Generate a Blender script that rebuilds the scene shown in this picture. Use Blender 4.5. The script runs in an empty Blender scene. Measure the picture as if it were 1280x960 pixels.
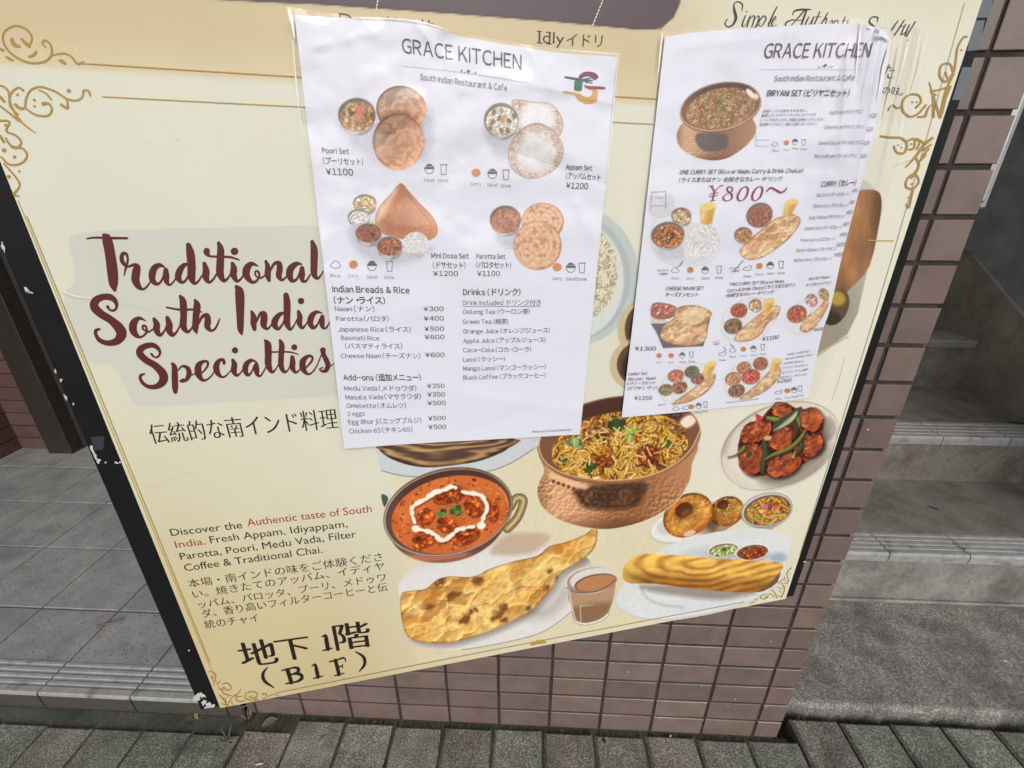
import bpy, math, random
import numpy as np
from mathutils import Matrix, Vector
random.seed(5)
SC = bpy.context.scene
COL = SC.collection
# ------------------------------------------------------------------ camera, sky, sun, exposure
CAM = np.array([-0.5335, -0.66, 1.171])
PITCH, YAW, ROLL, FOC = 0.405528, -0.043424, 0.00041, 560.0
def _axes():
    cy, sy, cp, sp = math.cos(YAW), math.sin(YAW), math.cos(PITCH), math.sin(PITCH)
    F = np.array([sy*cp, cy*cp, -sp]); R = np.array([cy, -sy, 0.0]); U = np.cross(R, F)
    c, s = math.cos(ROLL), math.sin(ROLL)
    return c*R + s*U, -s*R + c*U, F
AR, AU, AF = _axes()
cam = bpy.data.cameras.new('camera')
cam.sensor_width = 36; cam.lens = 36*FOC/1280; cam.clip_start = 0.02; cam.clip_end = 500
camo = bpy.data.objects.new('camera', cam); COL.objects.link(camo)
M = Matrix.Identity(4)
for i in range(3):
    M[i][0], M[i][1], M[i][2], M[i][3] = AR[i], AU[i], -AF[i], CAM[i]
camo.matrix_world = M
SC.camera = camo
SUN_EL, SUN_AZ = math.radians(34), math.radians(160)      # azimuth of the sun, clockwise from +Y
w = bpy.data.worlds.new('World'); SC.world = w; w.use_nodes = True
nt = w.node_tree; nt.nodes.clear()
sky = nt.nodes.new('ShaderNodeTexSky'); sky.sky_type = 'NISHITA'; sky.sun_disc = False
sky.sun_elevation = SUN_EL; sky.sun_rotation = SUN_AZ; sky.dust_density = 4.0; sky.air_density = 1.0
hs = nt.nodes.new('ShaderNodeHueSaturation'); hs.inputs['Saturation'].default_value = 0.22
bg = nt.nodes.new('ShaderNodeBackground'); bg.inputs['Strength'].default_value = 0.15
wo = nt.nodes.new('ShaderNodeOutputWorld')
nt.links.new(sky.outputs[0], hs.inputs['Color']); nt.links.new(hs.outputs[0], bg.inputs['Color'])
nt.links.new(bg.outputs[0], wo.inputs['Surface'])
sl = bpy.data.lights.new('sun', 'SUN'); sl.energy = 1.0; sl.angle = math.radians(30); sl.color = (1.0, 0.975, 0.94)
so = bpy.data.objects.new('sun', sl); COL.objects.link(so)
sd = Vector((math.sin(SUN_AZ)*math.cos(SUN_EL), math.cos(SUN_AZ)*math.cos(SUN_EL), math.sin(SUN_EL)))
so.rotation_euler = sd.to_track_quat('Z', 'Y').to_euler(); so.location = (0, -4, 6)
SC.view_settings.view_transform = 'Standard'; SC.view_settings.look = 'None'
SC.view_settings.exposure = -0.31; SC.view_settings.gamma = 1.0; SC.view_settings.use_curve_mapping = False
# ------------------------------------------------------------------ surfaces the print lies on
P0 = np.array([0.0, 0.0, 0.0])
def rays(x, y):
    x = np.asarray(x, float); y = np.asarray(y, float)
    return ((x-640)/FOC)[..., None]*AR - ((y-480)/FOC)[..., None]*AU + AF
SH = 2755*AR + 197*AU + 560*AF; SH /= np.linalg.norm(SH)          # along the sign, left to right
SV = -(-18*AR - 1365*AU + 560*AF); SV -= SV.dot(SH)*SH; SV /= np.linalg.norm(SV)   # up the sign
SN = np.cross(SH, SV)                                             # out of the sign, to the street
_d = rays(1002, 745); P0 = CAM + (-0.034-CAM[1])/_d[1]*_d         # lower right corner, just off the wall
def onsign(x, y, off=0.0):
    d = rays(x, y); t = ((P0-CAM)@SN + off)/(d@SN)
    return CAM + t[..., None]*d
def st(x, y):
    q = onsign(np.array(x, float), np.array(y, float)) - P0
    return q@SH, q@SV
def fromst(s, t, off=0.0):
    s = np.asarray(s, float); t = np.asarray(t, float)
    return P0 + s[..., None]*SH + t[..., None]*SV + off*SN
def topx(W):
    d = W - CAM; z = d@AF
    return 640+FOC*(d@AR)/z, 480-FOC*(d@AU)/z
# ------------------------------------------------------------------ mesh building
def lin(c):
    c = np.asarray(c, float)/255.0
    return np.where(c <= 0.04045, c/12.92, ((c+0.055)/1.055)**2.4)
class Acc:
    def __init__(s): s.v = []; s.f = []; s.c = []; s.n = 0
    def add(s, V, Fs, c=None):
        V = np.asarray(V, float).reshape(-1, 3)
        s.v.append(V)
        if not isinstance(Fs, np.ndarray):
            for f in Fs: s.f.append(np.asarray([f])+s.n)
        else: s.f.append(Fs+s.n)
        if c is None: c = np.ones((len(V), 3))
        s.c.append(np.broadcast_to(np.asarray(c, float), (len(V), 3))); s.n += len(V)
    def block(s, o, ux, uy, un, wx, wy, t, b, c=None, jit=0.0, back=False):
        # slab with a chamfered face: o corner at the back, ux, uy along, un outwards
        o = np.array(o, float); ux, uy, un = map(np.array, (ux, uy, un))
        g = lambda a, e, h: o + a*ux + e*uy + (h+random.uniform(-jit, jit))*un
        V = [g(0, 0, 0), g(wx, 0, 0), g(wx, wy, 0), g(0, wy, 0)]
        V += [g(0, 0, t-b), g(wx, 0, t-b), g(wx, wy, t-b), g(0, wy, t-b)]
        V += [g(b, b, t), g(wx-b, b, t), g(wx-b, wy-b, t), g(b, wy-b, t)]
        Fc = []
        for i in range(4):
            j = (i+1) % 4
            Fc += [(i, j, j+4, i+4), (i+4, j+4, j+8, i+8)]
        Fc.append((8, 9, 10, 11))
        if back: Fc.append((3, 2, 1, 0))
        s.add(V, Fc, c)
    def box(s, lo, hi, b=0.002, c=None):
        # box with every edge chamfered
        lo = np.array(lo, float); hi = np.array(hi, float)
        b = min(b, (hi-lo).min()*0.45)
        V = []; idx = {}
        for i in range(8):
            sg = [(i >> k) & 1 for k in range(3)]
            for ax in range(3):
                p = [(hi[k] if sg[k] else lo[k]) if k == ax else (hi[k]-b if sg[k] else lo[k]+b) for k in range(3)]
                idx[(i, ax)] = len(V); V.append(p)
        Fc = []
        ctr = (lo+hi)/2
        def face(ids):
            P = np.array([V[k] for k in ids]); nn = np.cross(P[1]-P[0], P[2]-P[0])
            if nn.dot(P.mean(0)-ctr) < 0: ids = ids[::-1]
            Fc.append(tuple(ids))
        for ax in range(3):
            o = [k for k in range(3) if k != ax]
            for sv in (0, 1):
                cs = [sum([sv << ax, a << o[0], e << o[1]]) for a, e in ((0, 0), (1, 0), (1, 1), (0, 1))]
                face([idx[(q, ax)] for q in cs])
        for ax in range(3):
            o = [k for k in range(3) if k != ax]
            for a in (0, 1):
                for e in (0, 1):
                    q0 = (a << o[0]) | (e << o[1]); q1 = q0 | (1 << ax)
                    face([idx[(q0, o[0])], idx[(q1, o[0])], idx[(q1, o[1])], idx[(q0, o[1])]])
        for i in range(8): face([idx[(i, 0)], idx[(i, 1)], idx[(i, 2)]])
        s.add(V, Fc, c)
    def tube(s, pts, rad, n=10, c=None, cap=True):
        pts = np.array(pts, float); rad = np.broadcast_to(np.array(rad, float), (len(pts),))
        V = []
        T = np.gradient(pts, axis=0); T /= np.linalg.norm(T, axis=1)[:, None]
        ref = np.array([0.0, 0, 1]) if abs(T[0][2]) < 0.9 else np.array([1.0, 0, 0])
        for p, t, r in zip(pts, T, rad):
            a = np.cross(ref, t); a /= np.linalg.norm(a); b2 = np.cross(t, a)
            for k in range(n):
                an = 2*math.pi*k/n; V.append(p + r*(math.cos(an)*a + math.sin(an)*b2))
        Fc = []
        for i in range(len(pts)-1):
            for k in range(n):
                j = (k+1) % n; Fc.append((i*n+k, i*n+j, (i+1)*n+j, (i+1)*n+k))
        if cap: Fc += [tuple(range(n))[::-1], tuple(range((len(pts)-1)*n, len(pts)*n))]
        s.add(V, Fc, c)
ORG = np.zeros(3)
def mkobj(name, acc, mat, parent=None, org=None, smooth=False):
    org = ORG if org is None else np.asarray(org, float)
    V = np.concatenate(acc.v) - org
    me = bpy.data.meshes.new(name)
    tot = np.concatenate([np.full(len(f), f.shape[1]) for f in acc.f])
    lp = np.concatenate([f.ravel() for f in acc.f]).astype(np.int32)
    me.vertices.add(len(V)); me.vertices.foreach_set('co', V.astype(np.float32).ravel())
    me.loops.add(len(lp)); me.loops.foreach_set('vertex_index', lp)
    me.polygons.add(len(tot))
    me.polygons.foreach_set('loop_start', (np.cumsum(tot)-tot).astype(np.int32))
    me.polygons.foreach_set('use_smooth', np.full(len(tot), bool(smooth)))
    me.update(calc_edges=True)
    C = np.concatenate(acc.c); at = me.color_attributes.new('Col', 'FLOAT_COLOR', 'POINT')
    at.data.foreach_set('color', np.concatenate([C, np.ones((len(C), 1))], 1).astype(np.float32).ravel())
    me.materials.append(mat)
    o = bpy.data.objects.new(name, me); COL.objects.link(o)
    if parent is not None: o.parent = parent
    else: o.location = org
    return o
def tag(o, label=None, cat=None, group=None, kind=None):
    if label: o['label'] = label
    if cat: o['category'] = cat
    if group: o['group'] = group
    if kind: o['kind'] = kind
    return o
def thing(name, loc, label, cat, group=None):
    o = bpy.data.objects.new(name, None); COL.objects.link(o); o.location = loc; o.empty_display_size = 0.05
    return tag(o, label, cat, group)
# ------------------------------------------------------------------ materials
def newmat(name):
    m = bpy.data.materials.new(name); m.use_nodes = True
    b = m.node_tree.nodes['Principled BSDF']; return m, m.node_tree, b
def nd(t, k, **kw):
    n = t.nodes.new(k)
    for a, v in kw.items():
        if a in n.inputs: n.inputs[a].default_value = v
        else: setattr(n, a, v)
    return n
def mix(t, fac, a, b, mode='MIX'):
    n = t.nodes.new('ShaderNodeMix'); n.data_type = 'RGBA'; n.blend_type = mode
    for s, v in ((n.inputs[0], fac), (n.inputs[6], a), (n.inputs[7], b)):
        if hasattr(v, 'is_output'): t.links.new(v, s)
        else: s.default_value = v if not isinstance(v, tuple) or len(v) == 4 else (*v, 1)
    return n.outputs[2]
def ramp(t, src, stops):
    n = t.nodes.new('ShaderNodeValToRGB'); e = n.color_ramp.elements
    while len(e) < len(stops): e.new(0.5)
    for k, (p, c) in enumerate(stops):
        e[k].position = p; e[k].color = (c, c, c, 1) if not isinstance(c, tuple) else (*c, 1)
    t.links.new(src, n.inputs[0]); return n.outputs[0]
def noise(t, scale, detail=4, rough=0.6, vec=None, stretch=None):
    n = nd(t, 'ShaderNodeTexNoise', Scale=scale, Detail=detail, Roughness=rough)
    tc = t.nodes.new('ShaderNodeTexCoord'); v = tc.outputs['Object']
    if stretch:
        mp = t.nodes.new('ShaderNodeMapping'); mp.inputs['Scale'].default_value = stretch
        t.links.new(v, mp.inputs[0]); v = mp.outputs[0]
    t.links.new(v, n.inputs['Vector']); return n.outputs['Fac']
def bump(t, b, src, strength, dist):
    n = nd(t, 'ShaderNodeBump', Strength=strength, Distance=dist)
    t.links.new(src, n.inputs['Height']); t.links.new(n.outputs[0], b.inputs['Normal']); return n
def mat_attr(name, rough=0.5, spec=0.5, grain=0.0, gscale=60, bstr=0.0, bscale=200, bdist=0.0005, coat=0.0, dirt=None):
    m, t, b = newmat(name)
    a = nd(t, 'ShaderNodeAttribute', attribute_name='Col'); c = a.outputs['Color']
    if grain:
        c = mix(t, 1.0, c, ramp(t, noise(t, gscale, 5), [(0.25, 1-grain), (0.75, 1+grain)]), 'MULTIPLY')
    if dirt:
        sc, lo, hi, dc = dirt
        c = mix(t, ramp(t, noise(t, sc, 6, 0.65), [(lo, 0.0), (hi, 1.0)]), c, dc)
    t.links.new(c, b.inputs['Base Color'])
    b.inputs['Roughness'].default_value = rough; b.inputs['Specular IOR Level'].default_value = spec
    b.inputs['Coat Weight'].default_value = coat; b.inputs['Coat Roughness'].default_value = 0.12
    if bstr: bump(t, b, noise(t, bscale, 4), bstr, bdist)
    return m
def mat_plain(name, col, rough=0.5, spec=0.5, metal=0.0, grain=0.15, gscale=40, bstr=0.1, bscale=300, bdist=0.0004, dirt=None):
    m, t, b = newmat(name)
    c = mix(t, 1.0, (*col, 1), ramp(t, noise(t, gscale, 5), [(0.25, 1-grain), (0.75, 1+grain)]), 'MULTIPLY')
    if dirt:
        sc, lo, hi, dc = dirt
        c = mix(t, ramp(t, noise(t, sc, 6, 0.65), [(lo, 0.0), (hi, 1.0)]), c, dc)
    t.links.new(c, b.inputs['Base Color'])
    b.inputs['Roughness'].default_value = rough; b.inputs['Specular IOR Level'].default_value = spec
    b.inputs['Metallic'].default_value = metal
    if bstr: bump(t, b, noise(t, bscale, 4), bstr, bdist)
    return m
def mat_stone(name, col, speck, rough=0.85, sscale=900, lo=0.42, hi=0.62, stain=(3.0, 0.5, 0.75, (0.05, 0.05, 0.045)), bstr=0.5, attr=True):
    # speckled stone or concrete, colour from the mesh times speckles and stains
    m, t, b = newmat(name)
    if attr:
        a = nd(t, 'ShaderNodeAttribute', attribute_name='Col'); base = mix(t, 1.0, a.outputs['Color'], (*col, 1), 'MULTIPLY')
    else: base = mix(t, 0.0, (*col, 1), (*col, 1))
    sp = ramp(t, noise(t, sscale, 3, 0.7), [(lo, 0.0), (hi, 1.0)])
    c = mix(t, sp, base, mix(t, 1.0, base, (*speck, 1), 'MULTIPLY'))
    c = mix(t, 1.0, c, ramp(t, noise(t, 11, 6, 0.7), [(0.3, 0.72), (0.7, 1.22)]), 'MULTIPLY')
    c = mix(t, ramp(t, noise(t, stain[0], 7, 0.7), [(stain[1], 0.0), (stain[2], 0.75)]), c, stain[3])
    t.links.new(c, b.inputs['Base Color']); b.inputs['Roughness'].default_value = rough
    b.inputs['Specular IOR Level'].default_value = 0.35
    bump(t, b, noise(t, sscale*0.6, 4, 0.7), bstr, 0.0012)
    return m
M_PRINT = mat_attr('printed_poster_film', 0.42, 0.35, grain=0.03, gscale=9, bstr=0.10, bscale=14, bdist=0.0015)
M_PAPER = mat_attr('printed_paper', 0.5, 0.35, grain=0.015, gscale=200, bstr=0.12, bscale=500, bdist=0.0003)
M_INK = mat_attr('printing_ink', 0.42, 0.35)
M_PINK = mat_attr('paper_ink', 0.55, 0.3)
M_TILE = mat_attr('glazed_brick_tile', 0.27, 0.5, grain=0.17, gscale=22, bstr=0.25, bscale=60, bdist=0.0006, dirt=(14, 0.60, 0.85, (0.10, 0.082, 0.075)))
M_GROUT = mat_plain('dark_grout', (0.050, 0.041, 0.037), 0.9, 0.2, grain=0.4, gscale=50, bstr=0.5, bdist=0.001)
M_BLACK = mat_plain('black_painted_metal', (0.007, 0.0075, 0.009), 0.45, 0.28, grain=0.3, gscale=30, bstr=0.15, bscale=80, bdist=0.0008, dirt=(25, 0.66, 0.8, (0.045, 0.047, 0.05)))
M_CHIP = mat_plain('chipped_white_paint', (0.55, 0.55, 0.53), 0.7, 0.3, grain=0.2, bstr=0.3)
M_PAVER = mat_stone('granite_paver', (1, 1, 1), (3.6, 3.5, 3.2), sscale=330, lo=0.46, hi=0.64, stain=(9.0, 0.45, 0.75, (0.024, 0.027, 0.018)), bstr=0.9)
M_SLAB = mat_stone('rough_concrete', (1, 1, 1), (2.5, 2.5, 2.4), sscale=230, lo=0.46, hi=0.62, stain=(5.0, 0.44, 0.68, (0.066, 0.064, 0.053)))
M_STEP = mat_stone('worn_step_concrete', (1, 1, 1), (1.35, 1.35, 1.3), sscale=120, lo=0.40, hi=0.66, stain=(6.5, 0.47, 0.75, (0.060, 0.053, 0.043)), bstr=0.5)
M_NOSE = mat_attr('ribbed_nosing_tile', 0.6, 0.4, grain=0.18, gscale=60, bstr=0.3, bscale=250, dirt=(20, 0.55, 0.8, (0.06, 0.06, 0.056)))
M_FLOOR = mat_stone('speckled_floor_tile', (1, 1, 1), (0.30, 0.29, 0.28), rough=0.5, sscale=185, lo=0.59, hi=0.64, stain=(3.0, 0.55, 0.85, (0.07, 0.07, 0.066)), bstr=0.15)
M_MORTAR = mat_stone('mossy_mortar', (0.075, 0.082, 0.066), (1.5, 1.5, 1.4), sscale=220, stain=(7.0, 0.45, 0.7, (0.028, 0.036, 0.020)), attr=False)
M_DIRT = mat_stone('packed_dirt', (0.052, 0.054, 0.038), (1.6, 1.6, 1.5), sscale=260, attr=False)
M_BROWN = mat_plain('dark_brown_metal', (0.030, 0.025, 0.021), 0.5, 0.4, grain=0.25)
M_MAROON = mat_attr('maroon_wall_tile', 0.45, 0.4, grain=0.15, gscale=20)
M_NAVY = mat_plain('dark_blue_grey_plaster', (0.30, 0.325, 0.355), 0.8, 0.3, grain=0.25, gscale=12, bstr=0.4, bdist=0.002)
M_DADO = mat_plain('dark_brown_plaster', (0.33, 0.30, 0.255), 0.85, 0.3, grain=0.35, gscale=6, bstr=0.4, bdist=0.002, dirt=(5, 0.5, 0.8, (0.03, 0.026, 0.022)))
M_STEEL = mat_plain('brushed_steel', (0.45, 0.44, 0.43), 0.35, 0.5, metal=1.0, grain=0.2)
M_BLOCKER = mat_plain('grey_blocker', (0.16, 0.155, 0.15), 0.8, 0.3)
M_LEAF = mat_attr('leaf', 0.6, 0.4, grain=0.2, gscale=300)
def mat_film():
    m, t, b = newmat('clear_plastic_film'); t.nodes.remove(b)
    tr = nd(t, 'ShaderNodeBsdfTransparent'); tr.inputs['Color'].default_value = (0.985, 0.987, 0.99, 1)
    gl = nd(t, 'ShaderNodeBsdfGlossy', Roughness=0.06); gl.inputs['Color'].default_value = (1, 1, 1, 1)
    fr = nd(t, 'ShaderNodeLayerWeight', Blend=0.5); mx = nd(t, 'ShaderNodeMixShader')
    pw_ = nd(t, 'ShaderNodeMath', operation='POWER'); pw_.inputs[1].default_value = 5.0
    ml_ = nd(t, 'ShaderNodeMath', operation='MULTIPLY_ADD'); ml_.inputs[1].default_value = 0.93; ml_.inputs[2].default_value = 0.030
    t.links.new(fr.outputs['Facing'], pw_.inputs[0]); t.links.new(pw_.outputs[0], ml_.inputs[0])
    bp = nd(t, 'ShaderNodeBump', Strength=0.15, Distance=0.004)
    t.links.new(noise(t, 30, 3), bp.inputs['Height'])
    t.links.new(bp.outputs[0], gl.inputs['Normal']); t.links.new(bp.outputs[0], fr.inputs['Normal'])
    t.links.new(ml_.outputs[0], mx.inputs[0]); t.links.new(tr.outputs[0], mx.inputs[1]); t.links.new(gl.outputs[0], mx.inputs[2])
    t.links.new(mx.outputs[0], t.nodes['Material Output'].inputs['Surface']); return m
M_FILM = mat_film()
def _tab(seed): return np.random.RandomState(seed).rand(256, 256)
_T = {}
def tab(seed):
    if seed not in _T: _T[seed] = _tab(seed)
    return _T[seed]
def vnoise(X, Y, sc, seed=0):
    x = X/sc+1000.0; y = Y/sc+1000.0
    i = np.floor(x).astype(int); j = np.floor(y).astype(int); u = x-i; v = y-j
    u = u*u*(3-2*u); v = v*v*(3-2*v); T = tab(seed)
    g = lambda a, b: T[a & 255, b & 255]
    return (g(i, j)*(1-u)+g(i+1, j)*u)*(1-v) + (g(i, j+1)*(1-u)+g(i+1, j+1)*u)*v
# ------------------------------------------------------------------ the setting: ground
a = Acc(); a.add([(-60, -80, -0.06), (60, -80, -0.06), (60, 60, -0.06), (-60, 60, -0.06)], [(0, 1, 2, 3)])
tag(mkobj('ground', a, M_DIRT), kind='structure')
a = Acc()                                                          # paving blocks, rows along the wall
PJ = 0.1185
for r in range(9):
    y1 = -0.006 - r*0.242
    for k in range(-34, 30):
        x0 = -0.4885 + k*PJ + (0.5*PJ if r % 2 else 0)
        ytop = y1 - ((0.040*min(1, max(0, (-1.1-x0)/0.15)) if x0 < 0.02 else -0.050) if r == 0 else 0) + random.uniform(-0.003, 0.003)
        
        g = random.uniform(0.85, 1.15)
        c = np.array([0.128, 0.132, 0.114])*g
        if random.random() < 0.3: c = np.array([0.126, 0.119, 0.107])*g
        if -1.31 < x0 < -1.19 and r == 0: c = np.array([0.140, 0.126, 0.116])
        hgt = 0.06 + random.uniform(-0.003, 0.002)
        a.block((x0+0.003, y1-0.238, -0.06), (1, 0, 0), (0, 1, 0), (0, 0, 1), PJ-0.006, ytop-(y1-0.238), hgt, 0.006, c, jit=0.0006)
tag(mkobj('pavement', a, M_PAVER), kind='structure')
def wavy(pts_lo, pts_hi, z, n, seed, amp):
    # strip of rough ground between two lines, with an uneven surface
    rg = np.random.RandomState(seed); A = Acc(); m = 7
    u = np.linspace(0, 1, n)[:, None]
    lo = np.array(pts_lo[0])*(1-u)+np.array(pts_lo[1])*u; hi = np.array(pts_hi[0])*(1-u)+np.array(pts_hi[1])*u
    V = np.zeros((n, m, 3))
    for j in range(m):
        q = j/(m-1); V[:, j, :2] = lo*(1-q)+hi*q; V[:, j, 2] = z + rg.uniform(-amp, amp, n)
    V[:, 0, :2] += rg.uniform(-0.004, 0.004, (n, 2))*[0, 1]
    I = np.arange(n*m).reshape(n, m)
    A.add(V.reshape(-1, 3), np.stack([I[:-1, :-1], I[1:, :-1], I[1:, 1:], I[:-1, 1:]], -1).reshape(-1, 4)); return A
tag(mkobj('gutter', wavy([(-4.4, -0.11), (-1.22, -0.11)], [(-4.4, 0.0), (-1.22, 0.0)], -0.010, 420, 3, 0.0022), M_MORTAR, smooth=True), kind='structure')
tag(mkobj('gutter', wavy([(-1.22, -0.11), (0.08, -0.11)], [(-1.22, 0.004), (0.08, 0.004)], -0.008, 420, 4, 0.004), M_DIRT, smooth=True), kind='structure')
# porch floor with its ribbed edge tiles
WX0, WX1, ZT = -1.205, 0.055, 2.20
a = Acc(); TP = 0.2320
for k in range(-9, 3):
    x0 = -1.474 + k*TP
    x1 = min(x0+TP-0.005, WX0-0.002)
    if x1-x0 < 0.02: continue
    for r in range(6):
        y0 = -0.010 + r*TP + (0 if r else 0.068); y1 = -0.010+(r+1)*TP-0.005
        if y0 > 1.2: continue
        c = np.array([0.315, 0.318, 0.312])*random.uniform(0.93, 1.07)
        a.block((x0, y0, 0.0), (1, 0, 0), (0, 1, 0), (0, 0, 1), x1-x0, y1-y0, 0.0585+random.uniform(-0.0006, 0.0006), 0.0015, c)
tag(mkobj('porch_floor', a, M_FLOOR), kind='structure')
a = Acc()
for k in range(-9, 3):
    x0 = -1.474 + k*TP; x1 = min(x0+TP-0.005, WX0-0.002)
    if x1-x0 < 0.02: continue
    cc = np.array([0.345, 0.347, 0.342])*random.uniform(0.95, 1.05)
    prof = [(-0.010, 0.002), (-0.0125, 0.012), (-0.0125, 0.0500), (-0.0128, 0.0512), (-0.0125, 0.0580), (-0.0095, 0.0607), (0.004, 0.0605)]
    for q in range(4):
        y = 0.006+q*0.0155; prof += [(y, 0.0580), (y+0.004, 0.0580), (y+0.006, 0.0603), (y+0.0125, 0.0603)]
    prof += [(0.0565, 0.0585), (0.0565, 0.002)]
    V = [(x0, p, z) for p, z in prof] + [(x1, p, z) for p, z in prof]; n = len(prof)
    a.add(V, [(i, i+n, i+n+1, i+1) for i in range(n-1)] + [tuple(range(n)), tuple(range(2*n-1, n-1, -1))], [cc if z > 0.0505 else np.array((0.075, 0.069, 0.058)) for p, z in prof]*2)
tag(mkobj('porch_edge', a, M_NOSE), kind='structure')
a = Acc(); a.box((-3.6, -0.006, -0.05), (WX0-0.002, 0.12, 0.052), 0.001); a.box((-3.6, 0.121, -0.05), (-1.03, 1.5, 0.052), 0.001)
tag(mkobj('porch_bed', a, M_GROUT), kind='structure')
# landing slab in front of the stairs
def slab(x0, x1, y0, y1, zb, zt, nx, ny, amp, seed, c):
    rg = np.random.RandomState(seed); A = Acc()
    xs = np.linspace(x0, x1, nx); ys = np.linspace(y0, y1, ny)
    ys = y0+(y1-y0)*np.linspace(0, 1, ny)**1.6
    X, Y = np.meshgrid(xs, ys, indexing='ij'); nz_ = vnoise(X*1000, Y*1000, 26, 3)+.5*vnoise(X*1000, Y*1000, 9, 4); Z = zt + (nz_-.75)*amp
    ed = (vnoise(X*1000, Y*0, 40, 5)+.6*vnoise(X*1000, Y*0, 11, 6)-.8); Y = Y+ed*0.012*np.clip(1-(Y-y0)/.03, 0, 1); Z = Z-0.010*np.clip(1-(Y-y0)/.012, 0, 1)**2
    V = np.stack([X, Y, Z], -1); I = np.arange(nx*ny).reshape(nx, ny)
    A.add(V.reshape(-1, 3), np.stack([I[:-1, :-1], I[1:, :-1], I[1:, 1:], I[:-1, 1:]], -1).reshape(-1, 4), c)
    W = V[:, 0].copy(); W2 = W.copy(); W2[:, 2] = zb; W2[:, 1] -= 0.002
    n = nx; A.add(np.concatenate([W, W2]), [(i+n, i+1+n, i+1, i) for i in range(n-1)], np.array(c)*0.9)
    return A
tag(mkobj('landing', slab(0.062, 3.5, 0.066, 0.40, -0.06, 0.020, 420, 40, 0.0022, 8, (0.172, 0.166, 0.152)), M_SLAB, smooth=True), kind='structure')
# ------------------------------------------------------------------ stairs
stairs = thing('stairs', (0.9, 0.9, 0.0), 'worn grey concrete stairs with pale ribbed nosing tiles, right of the tiled wall', 'stairs')
O = np.array([0.9, 0.9, 0.0])
ST = [(0.39, 0.020, 0.208, 0.479), (0.758, 0.208, 0.392, 0.870), (1.200, 0.392, 0.604, 1.346), (1.56, 0.604, 0.80, 1.67), (1.93, 0.80, 1.0, 2.04)]
for k, (yf, zb, zt, yn) in enumerate(ST):
    ye = ST[k+1][0] if k+1 < len(ST) else 3.0
    A = Acc(); rg = np.random.RandomState(20+k); nx, nz = 90, 10
    xs = np.linspace(0.0, 1.32, nx)
    zs = np.linspace(zb-0.03, zt-0.012, nz); X, Z = np.meshgrid(xs, zs, indexing='ij')
    Yr = yf + 0.004 + rg.uniform(-0.0015, 0.0015, X.shape); Yr[:, -3:] += 0.0
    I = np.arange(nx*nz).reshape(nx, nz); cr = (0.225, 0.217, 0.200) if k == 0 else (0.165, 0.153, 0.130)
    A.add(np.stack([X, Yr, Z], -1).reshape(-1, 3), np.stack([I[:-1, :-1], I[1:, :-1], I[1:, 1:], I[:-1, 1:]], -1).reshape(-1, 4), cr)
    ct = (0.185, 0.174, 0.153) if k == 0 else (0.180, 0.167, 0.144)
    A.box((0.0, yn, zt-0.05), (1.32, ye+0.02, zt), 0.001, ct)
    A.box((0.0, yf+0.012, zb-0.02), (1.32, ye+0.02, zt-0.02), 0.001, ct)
    if k == 0: A.box((0.063, 0.383, 0.012), (1.32, 0.3935, 0.0255), 0.003, (0.26, 0.25, 0.235))
    stp = mkobj('step', A, M_STEP, stairs, O)
    N = Acc()
    for j in range(6):
        x0 = 0.0+j*0.225+(0.07 if k == 0 else 0.0); x1 = min(x0+0.222, 1.318)
        if x1-x0 < .02: continue
        wd = yn-yf-0.001
        prof = [(yf-0.004, zt-0.030), (yf-0.006, zt-0.006), (yf-0.001, zt+0.001), (yf+0.010, zt+0.001)]
        nr = 4; pr = (wd-0.016)/nr
        for q in range(nr):
            y = yf+0.012+q*pr; prof += [(y, zt-0.0025), (y+pr*0.3, zt-0.0025), (y+pr*0.38, zt+0.001), (y+pr*0.95, zt+0.001)]
        prof += [(yn-0.001, zt-0.01), (yn-0.001, zt-0.03)]
        n = len(prof); V = [(x0, p, z) for p, z in prof] + [(x1, p, z) for p, z in prof]
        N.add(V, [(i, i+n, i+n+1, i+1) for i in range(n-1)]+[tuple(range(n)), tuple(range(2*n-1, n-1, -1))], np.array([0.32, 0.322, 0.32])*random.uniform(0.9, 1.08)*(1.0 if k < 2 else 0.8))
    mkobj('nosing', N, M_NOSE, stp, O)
# ------------------------------------------------------------------ tiled wall carrying the sign
wall = thing('tiled_wall', (-0.57, 0.15, 0.0), 'mauve brown wall of small glazed bricks with dark grout behind the sign', 'wall')
WO = np.array([-0.57, 0.15, 0.0])
a = Acc(); a.box((WX0+0.0035, 0.0028, -0.05), (WX1-0.0035, 0.30, ZT), 0.001); mkobj('grout_bed', a, M_GROUT, wall, WO)
a = Acc(); TW, TH, J = 0.11826, 0.0600, 0.0062
for r in range(-1, 36):
    z0 = r*TH + J/2 + 0.0005; z1 = (r+1)*TH - J/2
    if r == -1: z0, z1 = -0.012, z1
    if r == -1: continue
    if r == 0: z0 = 0.004
    for k in range(-11, 1):
        x0 = -0.0012 + k*TW - TW + TW + J/2 - 0.0; x1 = x0 + TW - J
        if k == 0: x1 = WX1
        x0c = max(x0, WX0)
        if x1-x0c < 0.012: continue
        c = np.array([0.182, 0.131, 0.117])*random.uniform(0.87, 1.12)*np.array([1, random.uniform(.97, 1.03), random.uniform(.97, 1.03)])
        a.block((x0c+random.uniform(-.0006, .0006), 0.0028, z0+random.uniform(-.0004, .0004)), (1, 0, 0), (0, 0, 1), (0, -1, 0), x1-x0c, z1-z0, 0.0028, 0.0009, c, jit=0.0003)
mkobj('wall_tiles', a, M_TILE, wall, WO)
a = Acc()
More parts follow.
